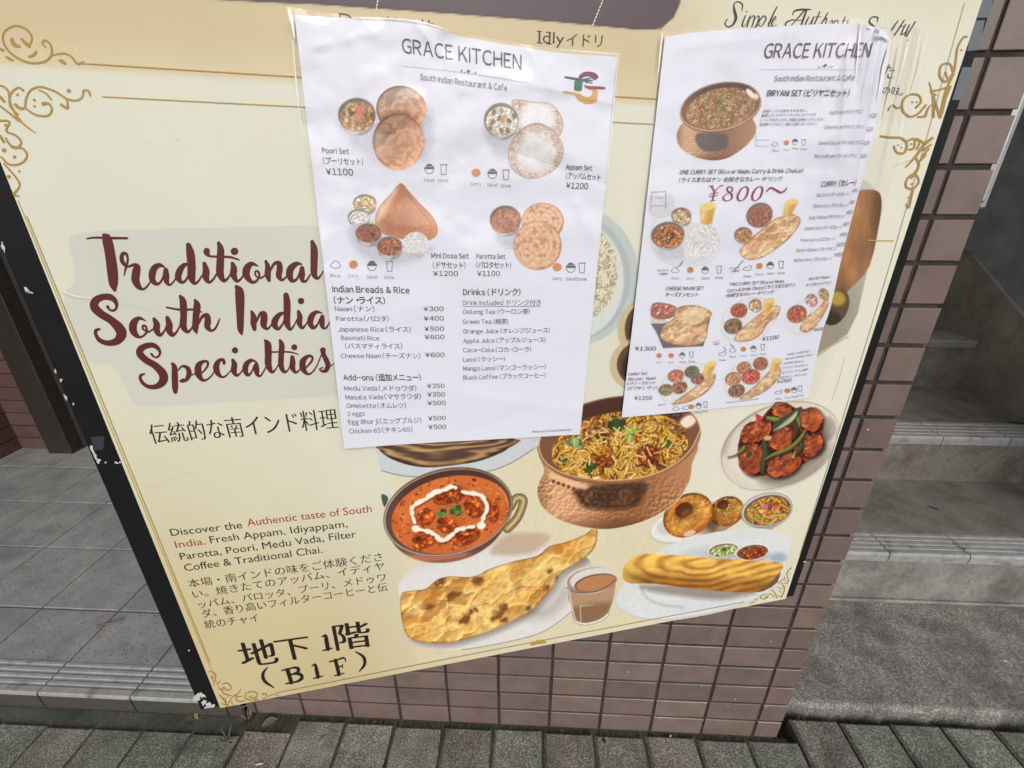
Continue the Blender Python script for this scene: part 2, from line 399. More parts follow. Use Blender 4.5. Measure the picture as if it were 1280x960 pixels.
for r in range(0, 36):                                              # the return round the corner, beside the stairs
    for k in range(2):
        a.block((WX1-0.0036, 0.0+k*0.12+0.014*(k == 0), r*TH+J/2), (0, 1, 0), (0, 0, 1), (1, 0, 0), 0.12-J-0.014*(k == 0), TH-J, 0.0030, 0.0008, np.array([0.182, 0.131, 0.117])*random.uniform(.9, 1.1))
        a.block((WX0+0.0036, 0.13+0.0+k*0.12, r*TH+J/2), (0, -1, 0), (0, 0, 1), (-1, 0, 0), 0.12-J-0.014, TH-J, 0.0030, 0.0012, np.array([0.182, 0.131, 0.117])*random.uniform(.9, 1.1))
mkobj('corner_tiles', a, M_TILE, wall, WO)
a = Acc(); rg = random.Random(3)                                    # small paint drops on the lower tiles
for px, py in ((426, 875), (766, 829), (785, 840), (877, 858), (919, 874), (910, 883), (964, 802), (825, 898), (879, 900), (957, 884), (1085, 537), (822, 897), (975, 908)):
    d = rays(px, py); q = CAM + (-0.0008-CAM[1])/d[1]*d; rr = rg.uniform(0.0009, 0.0019)
    V = [(q[0]+rr*(1+.3*rg.random())*math.cos(t), -0.0006, q[2]+rr*math.sin(t)*0.9) for t in np.linspace(0, 6.28, 9)[:-1]] + [(q[0], -0.0016, q[2])]
    a.add(V, [(i, (i+1) % 8, 8) for i in range(8)])
mkobj('paint_drop', a, M_CHIP, wall, WO)
# steel-edged panel fixed to the stair side of the wall
pole = thing('side_panel', (0.09, 0.12, 1.14), 'dark panel with a bright steel edge strip on the stair side of the tiled wall', 'panel')
PO = np.array([0.09, 0.12, 1.14])
a = Acc(); a.box((0.062, 0.035, 1.150), (0.094, 0.34, 2.15), 0.002); mkobj('panel_board', a, M_NAVY, pole, PO)
a = Acc(); a.box((0.064, 0.020, 1.157), (0.078, 0.0345, 2.15), 0.003); mkobj('edge_strip', a, M_STEEL, pole, PO)
# stair side wall on the right with its sloping dado
sw = thing('stair_wall', (1.4, 1.5, 0.0), 'dark blue grey side wall of the stairwell with a brown dado rising with the steps', 'wall')
SO = np.array([1.4, 1.5, 0.0])
a = Acc(); a.box((1.335, -0.02, -0.05), (1.55, 3.2, 2.2), 0.002); mkobj('upper_plaster', a, M_NAVY, sw, SO)
a = Acc(); D = [(0.0, 0.05), (3.1, 2.0)]
Vd = []
for x in (1.320, 1.336): Vd += [(x, -0.02, -0.05), (x, 3.1, -0.05), (x, 3.1, 0.734+(3.1-1.068)*0.624), (x, -0.02, 0.734+(-0.02-1.068)*0.624)]
a.add(Vd, [(0, 1, 2, 3), (7, 6, 5, 4), (0, 3, 7, 4), (3, 2, 6, 7), (1, 5, 6, 2)]); mkobj('dado', a, M_DADO, sw, SO)
bw = Acc(); bw.box((0.0, 2.95, 0), (1.33, 3.15, 2.3), 0.002)
tag(mkobj('stair_back_wall', bw, M_DADO, None, (0.66, 3.0, 0)), 'dark wall at the top of the concrete stairs', 'wall')
lw = Acc(); lw.box((-1.02, 0.301, -0.05), (0.042, 3.15, 2.3), 0.002)
tag(mkobj('stair_inner_wall', lw, M_DADO, None, (-0.5, 1.7, 0)), 'dark wall between the porch and the concrete stairs', 'wall')
# porch: dark tiled walls and the door frame at the left
def tiled(a, o, ux, un, w_, h_, pw, ph, col):
    for r in range(int(h_/ph)):
        for k in range(int(w_/pw)+1):
            l = min(pw-0.004, w_-k*pw)
            if l < 0.01: continue
            a.block(np.array(o)+np.array(ux)*k*pw+np.array((0, 0, r*ph)), ux, (0, 0, 1), un, l, ph-0.004, 0.010, 0.001, np.array(col)*random.uniform(.85, 1.15))
pw = thing('porch_wall', (-2.9, 0.9, 0.06), 'dark maroon tiled wall at the back of the porch, far left', 'wall'); PWO = np.array([-2.9, 0.9, 0.06])
a = Acc(); tiled(a, (-2.93, -0.0, 0.055), (0, 1, 0), (1, 0, 0), 1.08, 3.2, 0.235, 0.064, (0.075, 0.040, 0.036))
tiled(a, (-2.92, 1.07, 0.055), (1, 0, 0), (0, -1, 0), 0.17, 3.2, 0.17, 0.064, (0.12, 0.070, 0.062)); mkobj('maroon_tiles', a, M_MAROON, pw, PWO)
a = Acc(); a.box((-3.2, -0.0, 0.0), (-2.931, 1.3, 3.3), .002); a.box((-2.931, 1.071, 0), (-2.75, 1.3, 3.3), .002); mkobj('grout_bed', a, M_GROUT, pw, PWO)
df = thing('entrance_door', (-2.2, 1.1, 0.06), 'dark brown metal entrance door and frame behind the left end of the sign', 'door'); DO = np.array([-2.2, 1.1, 0.06])
a = Acc(); a.box((-2.748, 1.02, 0.0585), (-2.635, 1.14, 2.5), 0.003); a.box((-1.25, 1.02, 0.0585), (-1.16, 1.14, 2.5), 0.003); a.box((-2.634, 1.03, 2.3), (-1.251, 1.13, 2.5), 0.003); mkobj('door_frame', a, M_BROWN, df, DO)
a = Acc(); a.box((-2.632, 1.075, 0.07), (-1.95, 1.12, 2.295), 0.003); mkobj('door_leaf', a, mat_plain('dark_grey_door', (0.035, 0.033, 0.032), 0.5, 0.4), df, DO)
a = Acc(); a.box((-1.948, 1.077, 0.07), (-1.253, 1.118, 2.295), 0.003); mkobj('door_leaf', a, bpy.data.materials['dark_grey_door'], df, DO)
a = Acc(); a.tube([(-2.03, 1.04, 0.9), (-2.03, 1.04, 1.35)], 0.011); a.tube([(-2.03, 1.04, 0.95), (-2.03, 1.08, 0.95)], 0.007); a.tube([(-2.03, 1.04, 1.3), (-2.03, 1.08, 1.3)], 0.007); mkobj('handle', a, M_STEEL, df, DO, True)
# unseen mass added overhead to darken the porch and the stairs
up = Acc(); up.box((-6.0, 0.10, 3.35), (0.05, 6.0, 7.5), 0.01); up.box((0.0505, 2.6, 3.45), (6.0, 6.0, 7.4), 0.01)
tag(mkobj('shade_blocker', up, M_BLOCKER, None, (0, 3, 3.35)), 'unseen grey mass added over the porch and the stairs to block light', 'blocker')
# ------------------------------------------------------------------ painting printed pictures: colours on fine meshes
ALB = 1.06
def fbm(X, Y, sc, oc=4, seed=0, gain=0.55):
    r = 0; a = 1; t = 0
    for o in range(oc): r = r + a*vnoise(X, Y, sc/2**o, seed+o*7); t += a; a *= gain
    return r/t
def worley(X, Y, sc, seed=0):
    x = X/sc+1000.0; y = Y/sc+1000.0
    i = np.floor(x).astype(int); j = np.floor(y).astype(int)
    f1 = np.full(X.shape, 9.0); f2 = f1.copy(); idd = np.zeros(X.shape, int)
    A, B = tab(seed+50), tab(seed+51)
    for di in (-1, 0, 1):
        for dj in (-1, 0, 1):
            a = i+di; b = j+dj
            d = np.hypot(a+A[a & 255, b & 255]-x, b+B[a & 255, b & 255]-y)
            nw = d < f1
            f2 = np.where(nw, f1, np.minimum(f2, d)); idd = np.where(nw, (a*7919+b*104729) & 0xffff, idd); f1 = np.where(nw, d, f1)
    return f1, f2, idd
def sst(a, b, x):
    t = np.clip((x-a)/(b-a), 0, 1); return t*t*(3-2*t)
def spline(P, n=8, closed=True):
    P = np.asarray(P, float); N = len(P); out = []
    rng = range(N) if closed else range(N-1)
    for i in rng:
        if closed: p0, p1, p2, p3 = P[i-1], P[i], P[(i+1) % N], P[(i+2) % N]
        else: p0, p1, p2, p3 = P[max(i-1, 0)], P[i], P[i+1], P[min(i+2, N-1)]
        for t in np.arange(n)/n:
            out.append(0.5*((2*p1)+(p2-p0)*t+(2*p0-5*p1+4*p2-p3)*t*t+(3*p1-p0-3*p2+p3)*t**3))
    if not closed: out.append(P[-1])
    return np.array(out)
class Art:
    def __init__(s, x0, y0, x1, y1, step, bgf):
        s.x0, s.y0, s.step = x0, y0, step
        s.X, s.Y = np.meshgrid(np.arange(x0, x1+step/2, step), np.arange(y0, y1+step/2, step))
        s.c = np.array(bgf(s.X, s.Y)); s.cov = np.zeros(s.X.shape)
    def put(s, m, c, cov=True):
        c = np.asarray(c, float)
        s.c = s.c*(1-m[..., None]) + c*m[..., None]
        if cov: s.cov = np.maximum(s.cov, m)
    def mul(s, m, k): s.c = s.c*(1+m[..., None]*(np.asarray(k, float)-1))
    def el(s, cx, cy, a, b, ang=0, soft=1.1, d=False):
        t = math.radians(ang); u = (s.X-cx)*math.cos(t)+(s.Y-cy)*math.sin(t); v = -(s.X-cx)*math.sin(t)+(s.Y-cy)*math.cos(t)
        f = (u/a)**2+(v/b)**2; g = 2*np.sqrt((u/a**2)**2+(v/b**2)**2)+1e-6
        sd = (f-1)/g
        return sd if d else np.clip(0.5-sd/soft, 0, 1)
    def poly(s, P, smooth=4, soft=1.1, d=False):
        P = spline(P, smooth) if smooth else np.asarray(P, float)
        D = np.full(s.X.shape, 1e9); ins = np.zeros(s.X.shape, bool)
        for (ax, ay), (bx, by) in zip(P, np.roll(P, -1, 0)):
            ex, ey = bx-ax, by-ay; t = np.clip(((s.X-ax)*ex+(s.Y-ay)*ey)/(ex*ex+ey*ey+1e-9), 0, 1)
            D = np.minimum(D, (s.X-ax-t*ex)**2+(s.Y-ay-t*ey)**2)
            if ay != by: ins ^= ((ay > s.Y) != (by > s.Y)) & (s.X < (bx-ax)*(s.Y-ay)/(by-ay)+ax)
        sd = np.sqrt(D)*np.where(ins, -1, 1)
        return sd if d else np.clip(0.5-sd/soft, 0, 1)
    def line(s, P, w, smooth=6, soft=1.0, closed=False):
        P = np.asarray(P, float); W = None
        if P.shape[1] == 3: pass
        Q = spline(P, smooth, closed) if smooth else P
        D = np.full(s.X.shape, 1e9)
        for A, B in zip(Q[:-1], Q[1:]):
            ex, ey = B[0]-A[0], B[1]-A[1]; t = np.clip(((s.X-A[0])*ex+(s.Y-A[1])*ey)/(ex*ex+ey*ey+1e-9), 0, 1)
            ww = (A[2]+(B[2]-A[2])*t)/2 if P.shape[1] == 3 else w/2
            D = np.minimum(D, np.hypot(s.X-A[0]-t*ex, s.Y-A[1]-t*ey)-ww)
        return np.clip(0.5-D/soft, 0, 1)
    def strands(s, mask, n, ln, wd, pal, seed, ang=None, bend=0.3, shade=0.35):
        # n short grains inside the mask, each drawn with a darker edge
        rg = np.random.RandomState(seed); jj, ii = np.nonzero(mask > 0.5)
        if len(jj) == 0: return
        H, Wd = mask.shape
        for q in range(n):
            k = rg.randint(len(jj)); cx = s.x0+ii[k]*s.step; cy = s.y0+jj[k]*s.step
            L = ln*rg.uniform(0.6, 1.2)/2; a = rg.uniform(0, math.pi) if ang is None else rg.normal(*ang)
            w_ = wd*rg.uniform(0.8, 1.2)/2; r = L+w_+1.5
            i0 = max(int((cx-r-s.x0)/s.step), 0); i1 = min(int((cx+r-s.x0)/s.step)+2, Wd)
            j0 = max(int((cy-r-s.y0)/s.step), 0); j1 = min(int((cy+r-s.y0)/s.step)+2, H)
            x = s.X[j0:j1, i0:i1]-cx; y = s.Y[j0:j1, i0:i1]-cy
            u = x*math.cos(a)+y*math.sin(a); v = -x*math.sin(a)+y*math.cos(a) + bend*(u/L)**2*rg.uniform(-1, 1)*wd
            d = np.hypot(np.maximum(np.abs(u)-L, 0), v)-w_
            m = np.clip(0.5-d/0.9, 0, 1)*np.clip(mask[j0:j1, i0:i1]*2-0.6, 0, 1)
            c = np.array(pal[rg.randint(len(pal))], float)*rg.uniform(0.88, 1.1)
            sh = 1-shade*np.clip((v/w_+0.3), 0, 1)
            s.c[j0:j1, i0:i1] = s.c[j0:j1, i0:i1]*(1-m[..., None])+(c*sh[..., None])*m[..., None]
    def tex(s, m, pal, sc, seed, edge=0.4, rough=0.5, light=(-.6, -.8), emb=0.0):
        f1, f2, idd = worley(s.X+fbm(s.X, s.Y, sc, 2, seed)*sc, s.Y+fbm(s.X, s.Y, sc, 2, seed+3)*sc, sc, seed)
        pal = np.asarray(pal, float); c = pal[idd % len(pal)]
        n = fbm(s.X, s.Y, sc*0.8, 4, seed+5)
        k = (1-rough/2+rough*n)*(1-edge*(1-sst(0.0, 0.35, f2-f1)))
        if emb: k = k*s.emboss(1-f1+0.5*n, emb, light)
        s.put(m, np.clip(c*k[..., None], 0, 255))
    def emboss(s, h, k, light=(-.6, -.8)):
        gy, gx = np.gradient(h, s.step); return np.clip(1-(gx*light[0]+gy*light[1])*-k, 0.45, 1.6)
def build_art(A, name, parent, org, surf, eps, mat, par_clip=False):
    H, Wd = A.X.shape
    if par_clip:
        xe = 1228+(982-1228)*A.Y/748.5; A.cov = A.cov*(A.X < xe-1.5)
    keep = np.maximum.reduce([A.cov[:-1, :-1], A.cov[1:, :-1], A.cov[1:, 1:], A.cov[:-1, 1:]]) > 0.004
    I = np.arange(H*Wd).reshape(H, Wd)
    Q = np.stack([I[1:, :-1], I[1:, 1:], I[:-1, 1:], I[:-1, :-1]], -1)[keep]
    used = np.unique(Q); mp = np.zeros(H*Wd, int); mp[used] = np.arange(len(used))
    acc = Acc(); acc.add(surf(A.X.ravel()[used], A.Y.ravel()[used], eps), mp[Q], lin(np.clip(A.c.reshape(-1, 3)[used], 0, 255))*ALB)
    return mkobj(name, acc, mat, parent, org, smooth=True)
# ------------------------------------------------------------------ lettering
_tc = bpy.data.curves.new('type_setting', 'FONT'); _to = bpy.data.objects.new('type_setting', _tc); COL.objects.link(_to)
_tx = {}
def glyphs(body, off=0.0):
    k = (body, off)
    if k not in _tx:
        _tc.body = body; _tc.offset = off; _tc.resolution_u = 3
        dg = bpy.context.evaluated_depsgraph_get(); dg.update()
        me = bpy.data.meshes.new_from_object(_to.evaluated_get(dg)); me.calc_loop_triangles()
        V = np.zeros(len(me.vertices)*3, np.float32); me.vertices.foreach_get('co', V); V = V.reshape(-1, 3)[:, :2].astype(float)
        T = np.zeros(len(me.loop_triangles)*3, np.int32); me.loop_triangles.foreach_get('vertices', T)
        bpy.data.meshes.remove(me); _tx[k] = (V, T.reshape(-1, 3))
    return _tx[k]
_h, _ = glyphs('H'); CAPH = _h[:, 1].max()
_h, _ = glyphs('\uff28'); CAPW = _h[:, 1].max()
def wide(body, off=0.0):
    # sans type set from the full-width Latin letters, closed up to natural spacing
    vs, ts, x, n = [], [], 0.0, 0
    for ch in body:
        if ch == ' ': x += 0.24; continue
        asc = 33 <= ord(ch) < 127 or ch in '\u00a5\u2019'
        g = {'\u00a5': '\uffe5', '\u2019': '\uff07'}.get(ch) or (chr(ord(ch)+0xfee0) if asc else ch)
        V, T = glyphs(g, off); V = V.copy()
        if ch == 'I': V = np.array([(0, 0), (.085+2*off, 0), (.085+2*off, CAPW), (0, CAPW)]); T = np.array([(0, 1, 2), (0, 2, 3)])
        if asc:
            sc_ = CAPH/CAPW*np.array((0.93, 1.0)); V = V*sc_; a, b = V[:, 0].min(), V[:, 0].max(); V[:, 0] += x-a+0.035; x += b-a+0.085
        else:
            V[:, 0] += x; x += 0.5 if ch in '（）・、。' else 0.93
            if ch in '（': V[:, 0] -= 0.5
        vs.append(V); ts.append(T+n); n += len(V)
    return np.concatenate(vs), np.concatenate(ts)
VPV = np.array([622.0, 1845.0])
class Ink:
    # lettering and line work lying on a surface, collected in one mesh
    def __init__(s, surf, eps): s.surf, s.eps, s.acc, s.k = surf, eps, Acc(), 0
    def tri(s, px, py, F, c):
        s.k += 1
        s.acc.add(s.surf(px, py, s.eps+s.k*4e-6), F, lin(c)*ALB)
    noto = False; wk = 1.0
    def text(s, body, x0, y0, x1, y1, cap, c=(70, 64, 70), off=0.0, lean=None, fit=True):
        V, T = (wide if s.noto else glyphs)(body, off)
        if len(T) == 0: return
        xa, xb = V[:, 0].min(), V[:, 0].max()
        u = (V[:, 0]-xa)/(xb-xa); h = V[:, 1]*cap/CAPH
        bx = x0+(x1-x0)*u; by = y0+(y1-y0)*u
        if lean is None:
            ux, uy = bx-VPV[0], by-VPV[1]
        else: ux, uy = np.full_like(bx, lean[0]), np.full_like(bx, lean[1])
        n = np.hypot(ux, uy); s.tri(bx+h*ux/n, by+h*uy/n, T, c)
    def mincho(s, body, x0, y0, x1, y1, cap, c, thin=-0.012, wd=0.9, n=3):
        # brush-like type: uprights heavier than level strokes
        for q in np.linspace(-1, 1, n): s.text(body, x0+q*wd, y0, x1+q*wd, y1, cap, c, thin)
    def stroke(s, P, c, o=(0, 0), sc=1.0, n=7, closed=False):
        P = np.asarray(P, float)
        Q = spline(P, n, closed) if len(P) > 2 else np.stack([P[0]+(P[-1]-P[0])*t for t in np.linspace(0, 1, 4)]) if len(P) == 2 else P
        X = o[0]+Q[:, 0]/sc; Y = o[1]+Q[:, 1]/sc; W = np.maximum(Q[:, 2]/sc/2*s.wk, 0.25)
        if len(P) == 1 or np.ptp(X)+np.ptp(Y) < 1e-3:
            t = np.linspace(0, 2*math.pi, 15)[:-1]
            px = X[0]+W[0]*np.cos(t); py = Y[0]+W[0]*np.sin(t)
            s.tri(px, py, np.array([(0, i, i+1) for i in range(1, 13)])[:, ::-1], c); return
        tx, ty = np.gradient(X), np.gradient(Y); L = np.hypot(tx, ty)+1e-9; nx, ny = -ty/L, tx/L
        px = np.concatenate([X+nx*W, X-nx*W]); py = np.concatenate([Y+ny*W, Y-ny*W]); m = len(X)
        F = [(i, i+m, i+1) for i in range(m-1)]+[(i+1, i+m, i+1+m) for i in range(m-1)]
        for e, sg in ((0, -1), (m-1, 1)):                           # round ends
            k0 = len(px); a0 = math.atan2(ny[e], nx[e]); t = np.linspace(0, math.pi, 7)[1:-1]
            px = np.append(px, X[e]+W[e]*np.cos(a0-sg*t)); py = np.append(py, Y[e]+W[e]*np.sin(a0-sg*t))
            ids = [e]+list(range(k0, k0+5))+[e+m]
            F += [(ids[0], ids[i], ids[i+1]) for i in range(1, len(ids)-1)]
        F = np.array(F)
        q = px[F], py[F]; ar = (q[0][:, 1]-q[0][:, 0])*(q[1][:, 2]-q[1][:, 0])-(q[0][:, 2]-q[0][:, 0])*(q[1][:, 1]-q[1][:, 0])
        F[ar > 0] = F[ar > 0][:, ::-1]
        s.k += 1
        base = s.surf(px, py, s.eps+s.k*4e-6); lift = np.concatenate([np.arange(m), np.arange(m), np.full(len(px)-2*m, m/2)])*2e-7
        s.acc.add(base+lift[:, None]*SN, F, lin(c)*ALB)
    def fill(s, P, c, smooth=6):
        Q = spline(P, smooth) if smooth else np.asarray(P, float)
        from mathutils.geometry import tessellate_polygon
        F = np.array(tessellate_polygon([[Vector((a, b, 0)) for a, b in Q]]))
        q = Q[F]; ar = (q[:, 1, 0]-q[:, 0, 0])*(q[:, 2, 1]-q[:, 0, 1])-(q[:, 2, 0]-q[:, 0, 0])*(q[:, 1, 1]-q[:, 0, 1])
        F[ar > 0] = F[ar > 0][:, ::-1]
        s.tri(Q[:, 0], Q[:, 1], F, c)
    def done(s, name, parent, org, mat): return mkobj(name, s.acc, mat, parent, org)
# ------------------------------------------------------------------ the sign
tl = st(7.5, 220); bl = st(275.5, 885); br = st(982, 748.5)
ml = st(153.8, 580)
TOPT = 0.96
def left_s(t): return bl[0]+(tl[0]-bl[0])*(np.asarray(t)-bl[1])/(tl[1]-bl[1])
rt = st(1228, 0)
def right_s(t): return br[0]+(rt[0]-br[0])*(np.asarray(t)-br[1])/(rt[1]-br[1])
def bot_t(u): return bl[1]+(br[1]-bl[1])*u
base = fromst((bl[0]+br[0])/2, min(bl[1], br[1]), -0.015)
SORG = np.array([base[0], base[1], base[2]])
sign = thing('restaurant_sign', SORG, 'large cream poster of South Indian dishes on a black board before the tiled wall', 'sign')
def sgrid(us, vs, off, ext):
    # ext: left, right, bottom margins beyond the poster, metres
    U_, V_ = np.meshgrid(us, vs)
    b = bot_t(U_)-ext[2]; T = b+(TOPT-b)*V_
    Ls, Rs = left_s(T)-ext[0], right_s(T)+ext[1]
    return fromst(Ls+(Rs-Ls)*U_, T, off)
# board with its frame
def plate(z0, z1, ext, acc, bev=0.0025):
    c = []
    for z, e in ((z0, 0), (z1-bev, 0), (z1, bev)):
        ee = tuple(k-e for k in ext); c.append(np.concatenate([sgrid([0, 1], [0], z, ee)[0], sgrid([1, 0], [1], z, ee)[0]]))
    V = np.concatenate(c); F = []
    for l in (0, 4):
        for i in range(4):
            j = (i+1) % 4; F.append((l+i, l+j, l+j+4, l+i+4))
    F += [(8, 9, 10, 11), (3, 2, 1, 0)]; acc.add(V, F)
EXT = (0.0262, 0.0195, 0.000)
a = Acc(); plate(-0.028, -0.0012, EXT, a); board = mkobj('backing_board', a, M_BLACK, sign, SORG)
for u in (0.03, 0.5):                                               # brackets that hold the board off the wall
    for t in (0.15, 0.75):
        a = Acc(); q = sgrid([u], [t], -0.028, EXT)[0, 0]
        a.tube([q, np.array([q[0]+(q[1]+0.0)*-0.262*0-0.0, max(q[1]+0.01, 0.0), q[2]])], 0.012)
        mkobj('wall_bracket', a, M_BLACK, sign, SORG)
def chips(pts, eps, name):
    rg = random.Random(9)
    for (x, y, rx, ry, an) in pts:
        I = Ink(onsign, eps)
        t = np.linspace(0, 6.283, 12)[:-1]
        rr = [1+rg.uniform(-.45, .45) for _ in t]
        px = x+np.array(rr)*(rx*np.cos(t)*math.cos(an)-ry*np.sin(t)*math.sin(an)); py = y+np.array(rr)*(rx*np.cos(t)*math.sin(an)+ry*np.sin(t)*math.cos(an))
        I.fill(np.stack([px, py], 1), (205, 205, 200), 0)
        I.done(name, sign, SORG, M_CHIP)
chips([(4, 309, 2, 7, -.3), (33, 362, 6, 1.6, .8), (37, 365, 5, 1.4, .3), (69, 464, 1.6, 2.5, -.3), (76, 475, 2, 2.4, 0), (82, 497, 1.5, 4, -.4), (92, 505, 1.2, 1.5, 0),
       (115, 562, 1.6, 6, -.3), (119, 570, 2, 6, -.35), (123, 576, 2.4, 3, 0), (132, 578, 1.5, 1, 0), (145, 578.5, 2.2, 1.4, 0), (150, 578, 1.3, 1, 0), (236, 813, 1.2, 1, 0),
       (245.5, 873, 4.2, 6.5, .3), (253, 869, 4, 2.2, .6), (255, 878, 2.6, 4, .8), (261, 881, 3.5, 3, .8), (263, 883.3, 9, 1.8, -.25), (1006, 702, 1.2, 1.0, 0)], -0.0009, 'paint_chip')
I = Ink(onsign, -0.0010)
I.fill([(113, 546), (131, 545), (129, 562), (118, 563)], (52, 56, 62), 0)
I.done('tape_scrap', sign, SORG, M_INK)
I = Ink(onsign, -0.0009)
for q in ([(1226, -8), (1243, -8), (1236, 22), (1216, 22)], [(1216, 26), (1231, 25), (1224, 62), (1209, 64)], [(1203, 84), (1216, 84), (1200, 125), (1190, 125)]): I.fill(q, (104, 110, 116), 0)
I.done('grey_patch', sign, SORG, M_INK)  # grey patches at the top of the right board strip
# ground colour of the poster, tanner towards the top and lower left
def poster_bg(X, Y):
    c = np.empty(X.shape+(3,)); c[:] = (212, 211, 194)
    def b(m, k): c[:] = c*(1-m[..., None])+np.array(k, float)*m[..., None]
    b(sst(700, 1000, X)*0.8, (222, 219, 201))
    b(sst(540, 900, Y+(420-X)*0.28)*sst(760, 380, X)*0.95, (192, 173, 126))
    b(sst(300, 560, Y)*sst(480, 300, X)*0.3, (210, 205, 172))
    b(sst(560, 800, Y)*sst(420, 620, X)*0.55, (216, 203, 166))
    ln = 78.8+0.0621*(X-103)+7
    b(sst(5, -3, Y-ln)*sst(960, 780, X), (209, 195, 162))
    b(sst(10, -60, Y-ln)*sst(960, 780, X)*0.45, (190, 170, 130))
    b(sst(90, -40, Y)*sst(800, 960, X)*0.5, (206, 198, 172))
    return c
us = np.linspace(0, 1, 330); vs = np.linspace(0, 1, 330)
G = sgrid(us, vs, 0.0, (0, 0, 0)); px, py = topx(G.reshape(-1, 3))
I_ = np.arange(330*330).reshape(330, 330)
a = Acc(); a.add(G.reshape(-1, 3), np.stack([I_[:-1, :-1], I_[:-1, 1:], I_[1:, 1:], I_[1:, :-1]], -1).reshape(-1, 4), lin(poster_bg(px, py))*ALB)
for A0 in (sgrid(us, [0], 0, (0, 0, 0))[0], sgrid([0], vs, 0, (0, 0, 0))[:, 0], sgrid([1], vs, 0, (0, 0, 0))[:, 0]):
    n = len(A0); a.add(np.concatenate([A0, A0-0.0011*SN]), [(i, i+1, i+1+n, i+n) for i in range(n-1)], lin((190, 170, 110)))
poster = mkobj('poster', a, M_PRINT, sign, SORG, smooth=False)
# ------------------------------------------------------------------ dishes printed on the poster
def z(o, s): return lambda *p: [(o[0]+a/s, o[1]+b/s) for a, b in p]
def pic(A, name, eps):
    A.c = A.c*(.97+.06*fbm(A.X, A.Y, 2.4, 2, 901))[..., None]**np.where(A.cov > .5, 1, 0)[..., None]
    return build_art(A, name, poster, SORG, onsign, eps, M_PRINT, True)
def leaf(A, cx, cy, r, seed, cols=((92, 130, 60), (60, 95, 40))):
    rg = np.random.RandomState(seed)
    for q in range(7):
        an = rg.uniform(0, 6.28); d = r*rg.uniform(.2, .65); k = cols[0] if rg.rand() < .55 else cols[1]
        A.put(A.el(cx+d*math.cos(an), cy+d*math.sin(an)*.8, r*rg.uniform(.3, .5), r*rg.uniform(.25, .4), rg.uniform(0, 180)), np.array(k)*rg.uniform(.75, 1.15))
# brown hanging board printed at the top
A = Art(236, -60, 880, 46, 2.0, poster_bg)
m = A.poly([(200, -60), (262, -1), (330, 3), (400, 6), (560, 17), (700, 28), (800, 37.5), (826, 36), (842, 22), (850, 5), (856, -60)], 0)
A.put(m, (86, 72, 77)); A.mul(A.line([(400, 4.5), (560, 15.5), (700, 26.5), (800, 36)], 1.6, 0), (.8, .8, .8))
pic(A, 'hanging_board_picture', 0.00010)
# grey brushed patch behind the big lettering
I = Ink(onsign, 0.00008)
I.fill([(97, 292), (160, 287), (300, 284), (400, 283), (420, 300), (428, 480), (417, 494), (250, 505), (185, 508), (166, 502), (150, 470), (138, 456), (114, 453), (98, 432), (80, 375), (93, 352), (92, 330), (86, 305)], (201, 201, 190), 5)
I.done('brushed_patch', poster, SORG, M_PRINT)
# lighter photo ground under the naan and around it
def photo_bg(X, Y):
    c = np.array(poster_bg(X, Y)); m = sst(0, 10, X-(480+(Y-560)*0.13))*sst(505, 560, Y)
    k = np.array((216, 205, 172.0)); return c*(1-.8*m[..., None])+k*.8*m[..., None]
A = Art(474, 520, 830, 828, 2.0, photo_bg)
m = np.clip((A.X-(478+(A.Y-560)*0.13))/3, 0, 1)*np.clip((806-(A.X-680)*0.19-6-A.Y)/2, 0, 1)*np.clip((A.Y-522)/3, 0, 1)
A.cov = m; A.c = poster_bg(A.X, A.Y)*(1-m[..., None])+A.c*m[..., None]
pic(A, 'photo_ground', 0.00006)
# pale paratha plate, mostly under the left menu sheet
A = Art(470, 535, 690, 600, 0.72, photo_bg); c_ = z((470, 560), 6.4)
A.put(A.poly(c_((-10, -100), (20, 60), (45, 180), (160, 210), (300, 228), (600, 210), (880, 190), (1080, 120), (1270, 0), (1290, -100)), 3), (196, 200, 204))
A.put(A.line(c_((45, 180), (160, 212), (300, 228), (600, 215), (880, 190), (1080, 120), (1270, 0)), 1.2), (120, 128, 134))
d = A.poly(c_((10, -60), (25, 10), (90, 70), (220, 125), (400, 155), (600, 140), (800, 110), (950, 60), (1060, 0), (1080, -80)), 3, d=True)
wv = fbm(A.X*0.16, A.Y*1.0, 14, 3, 4); st_ = (0.5+0.5*np.sin(wv*15+(A.Y+((A.X-560)/70)**2*14)*0.62+vnoise(A.X*.1, A.Y*.7, 5, 6)*2))**1.3*(.6+.4*fbm(A.X*.2, A.Y, 5, 3, 9))
m = np.clip(.5-d, 0, 1); k = st_[..., None]
A.put(m, np.array((84, 58, 50))*(1-k)+np.array((205, 170, 105))*k); A.mul(np.clip(1+d/5, 0, 1)*m, (.6, .5, .45))
pic(A, 'paratha_picture', 0.00010)
# plate of appam and dark bowls between the two sheets
A = Art(700, 240, 842, 500, 1.0, poster_bg)
A.put(A.el(722, 345, 76, 86, 0), (186, 192, 190)); A.put(A.el(716, 348, 68, 78, 0, 3), (206, 210, 206)); A.put(A.el(718, 347, 70, 79, 0, 2)*(1-A.el(714, 349, 66, 76, 0, 3)), (170, 178, 178))
m = A.el(722, 340, 50, 62, 0, 4); A.put(m, (214, 206, 180)); A.strands(m, 500, 5, 2.0, [(226, 218, 190), (205, 196, 165), (190, 178, 140)], 3)
for (cx, cy, rx, ry) in ((808, 414, 36, 40), (800, 456, 38, 34)):
    A.put(A.el(cx, cy, rx, ry, -8), (196, 178, 140)); A.put(A.el(cx+3, cy-1, rx-6, ry-5, -8), (92, 72, 50)); A.put(A.el(cx+6, cy+3, rx-9, ry-9, -8, 6), (48, 40, 36))
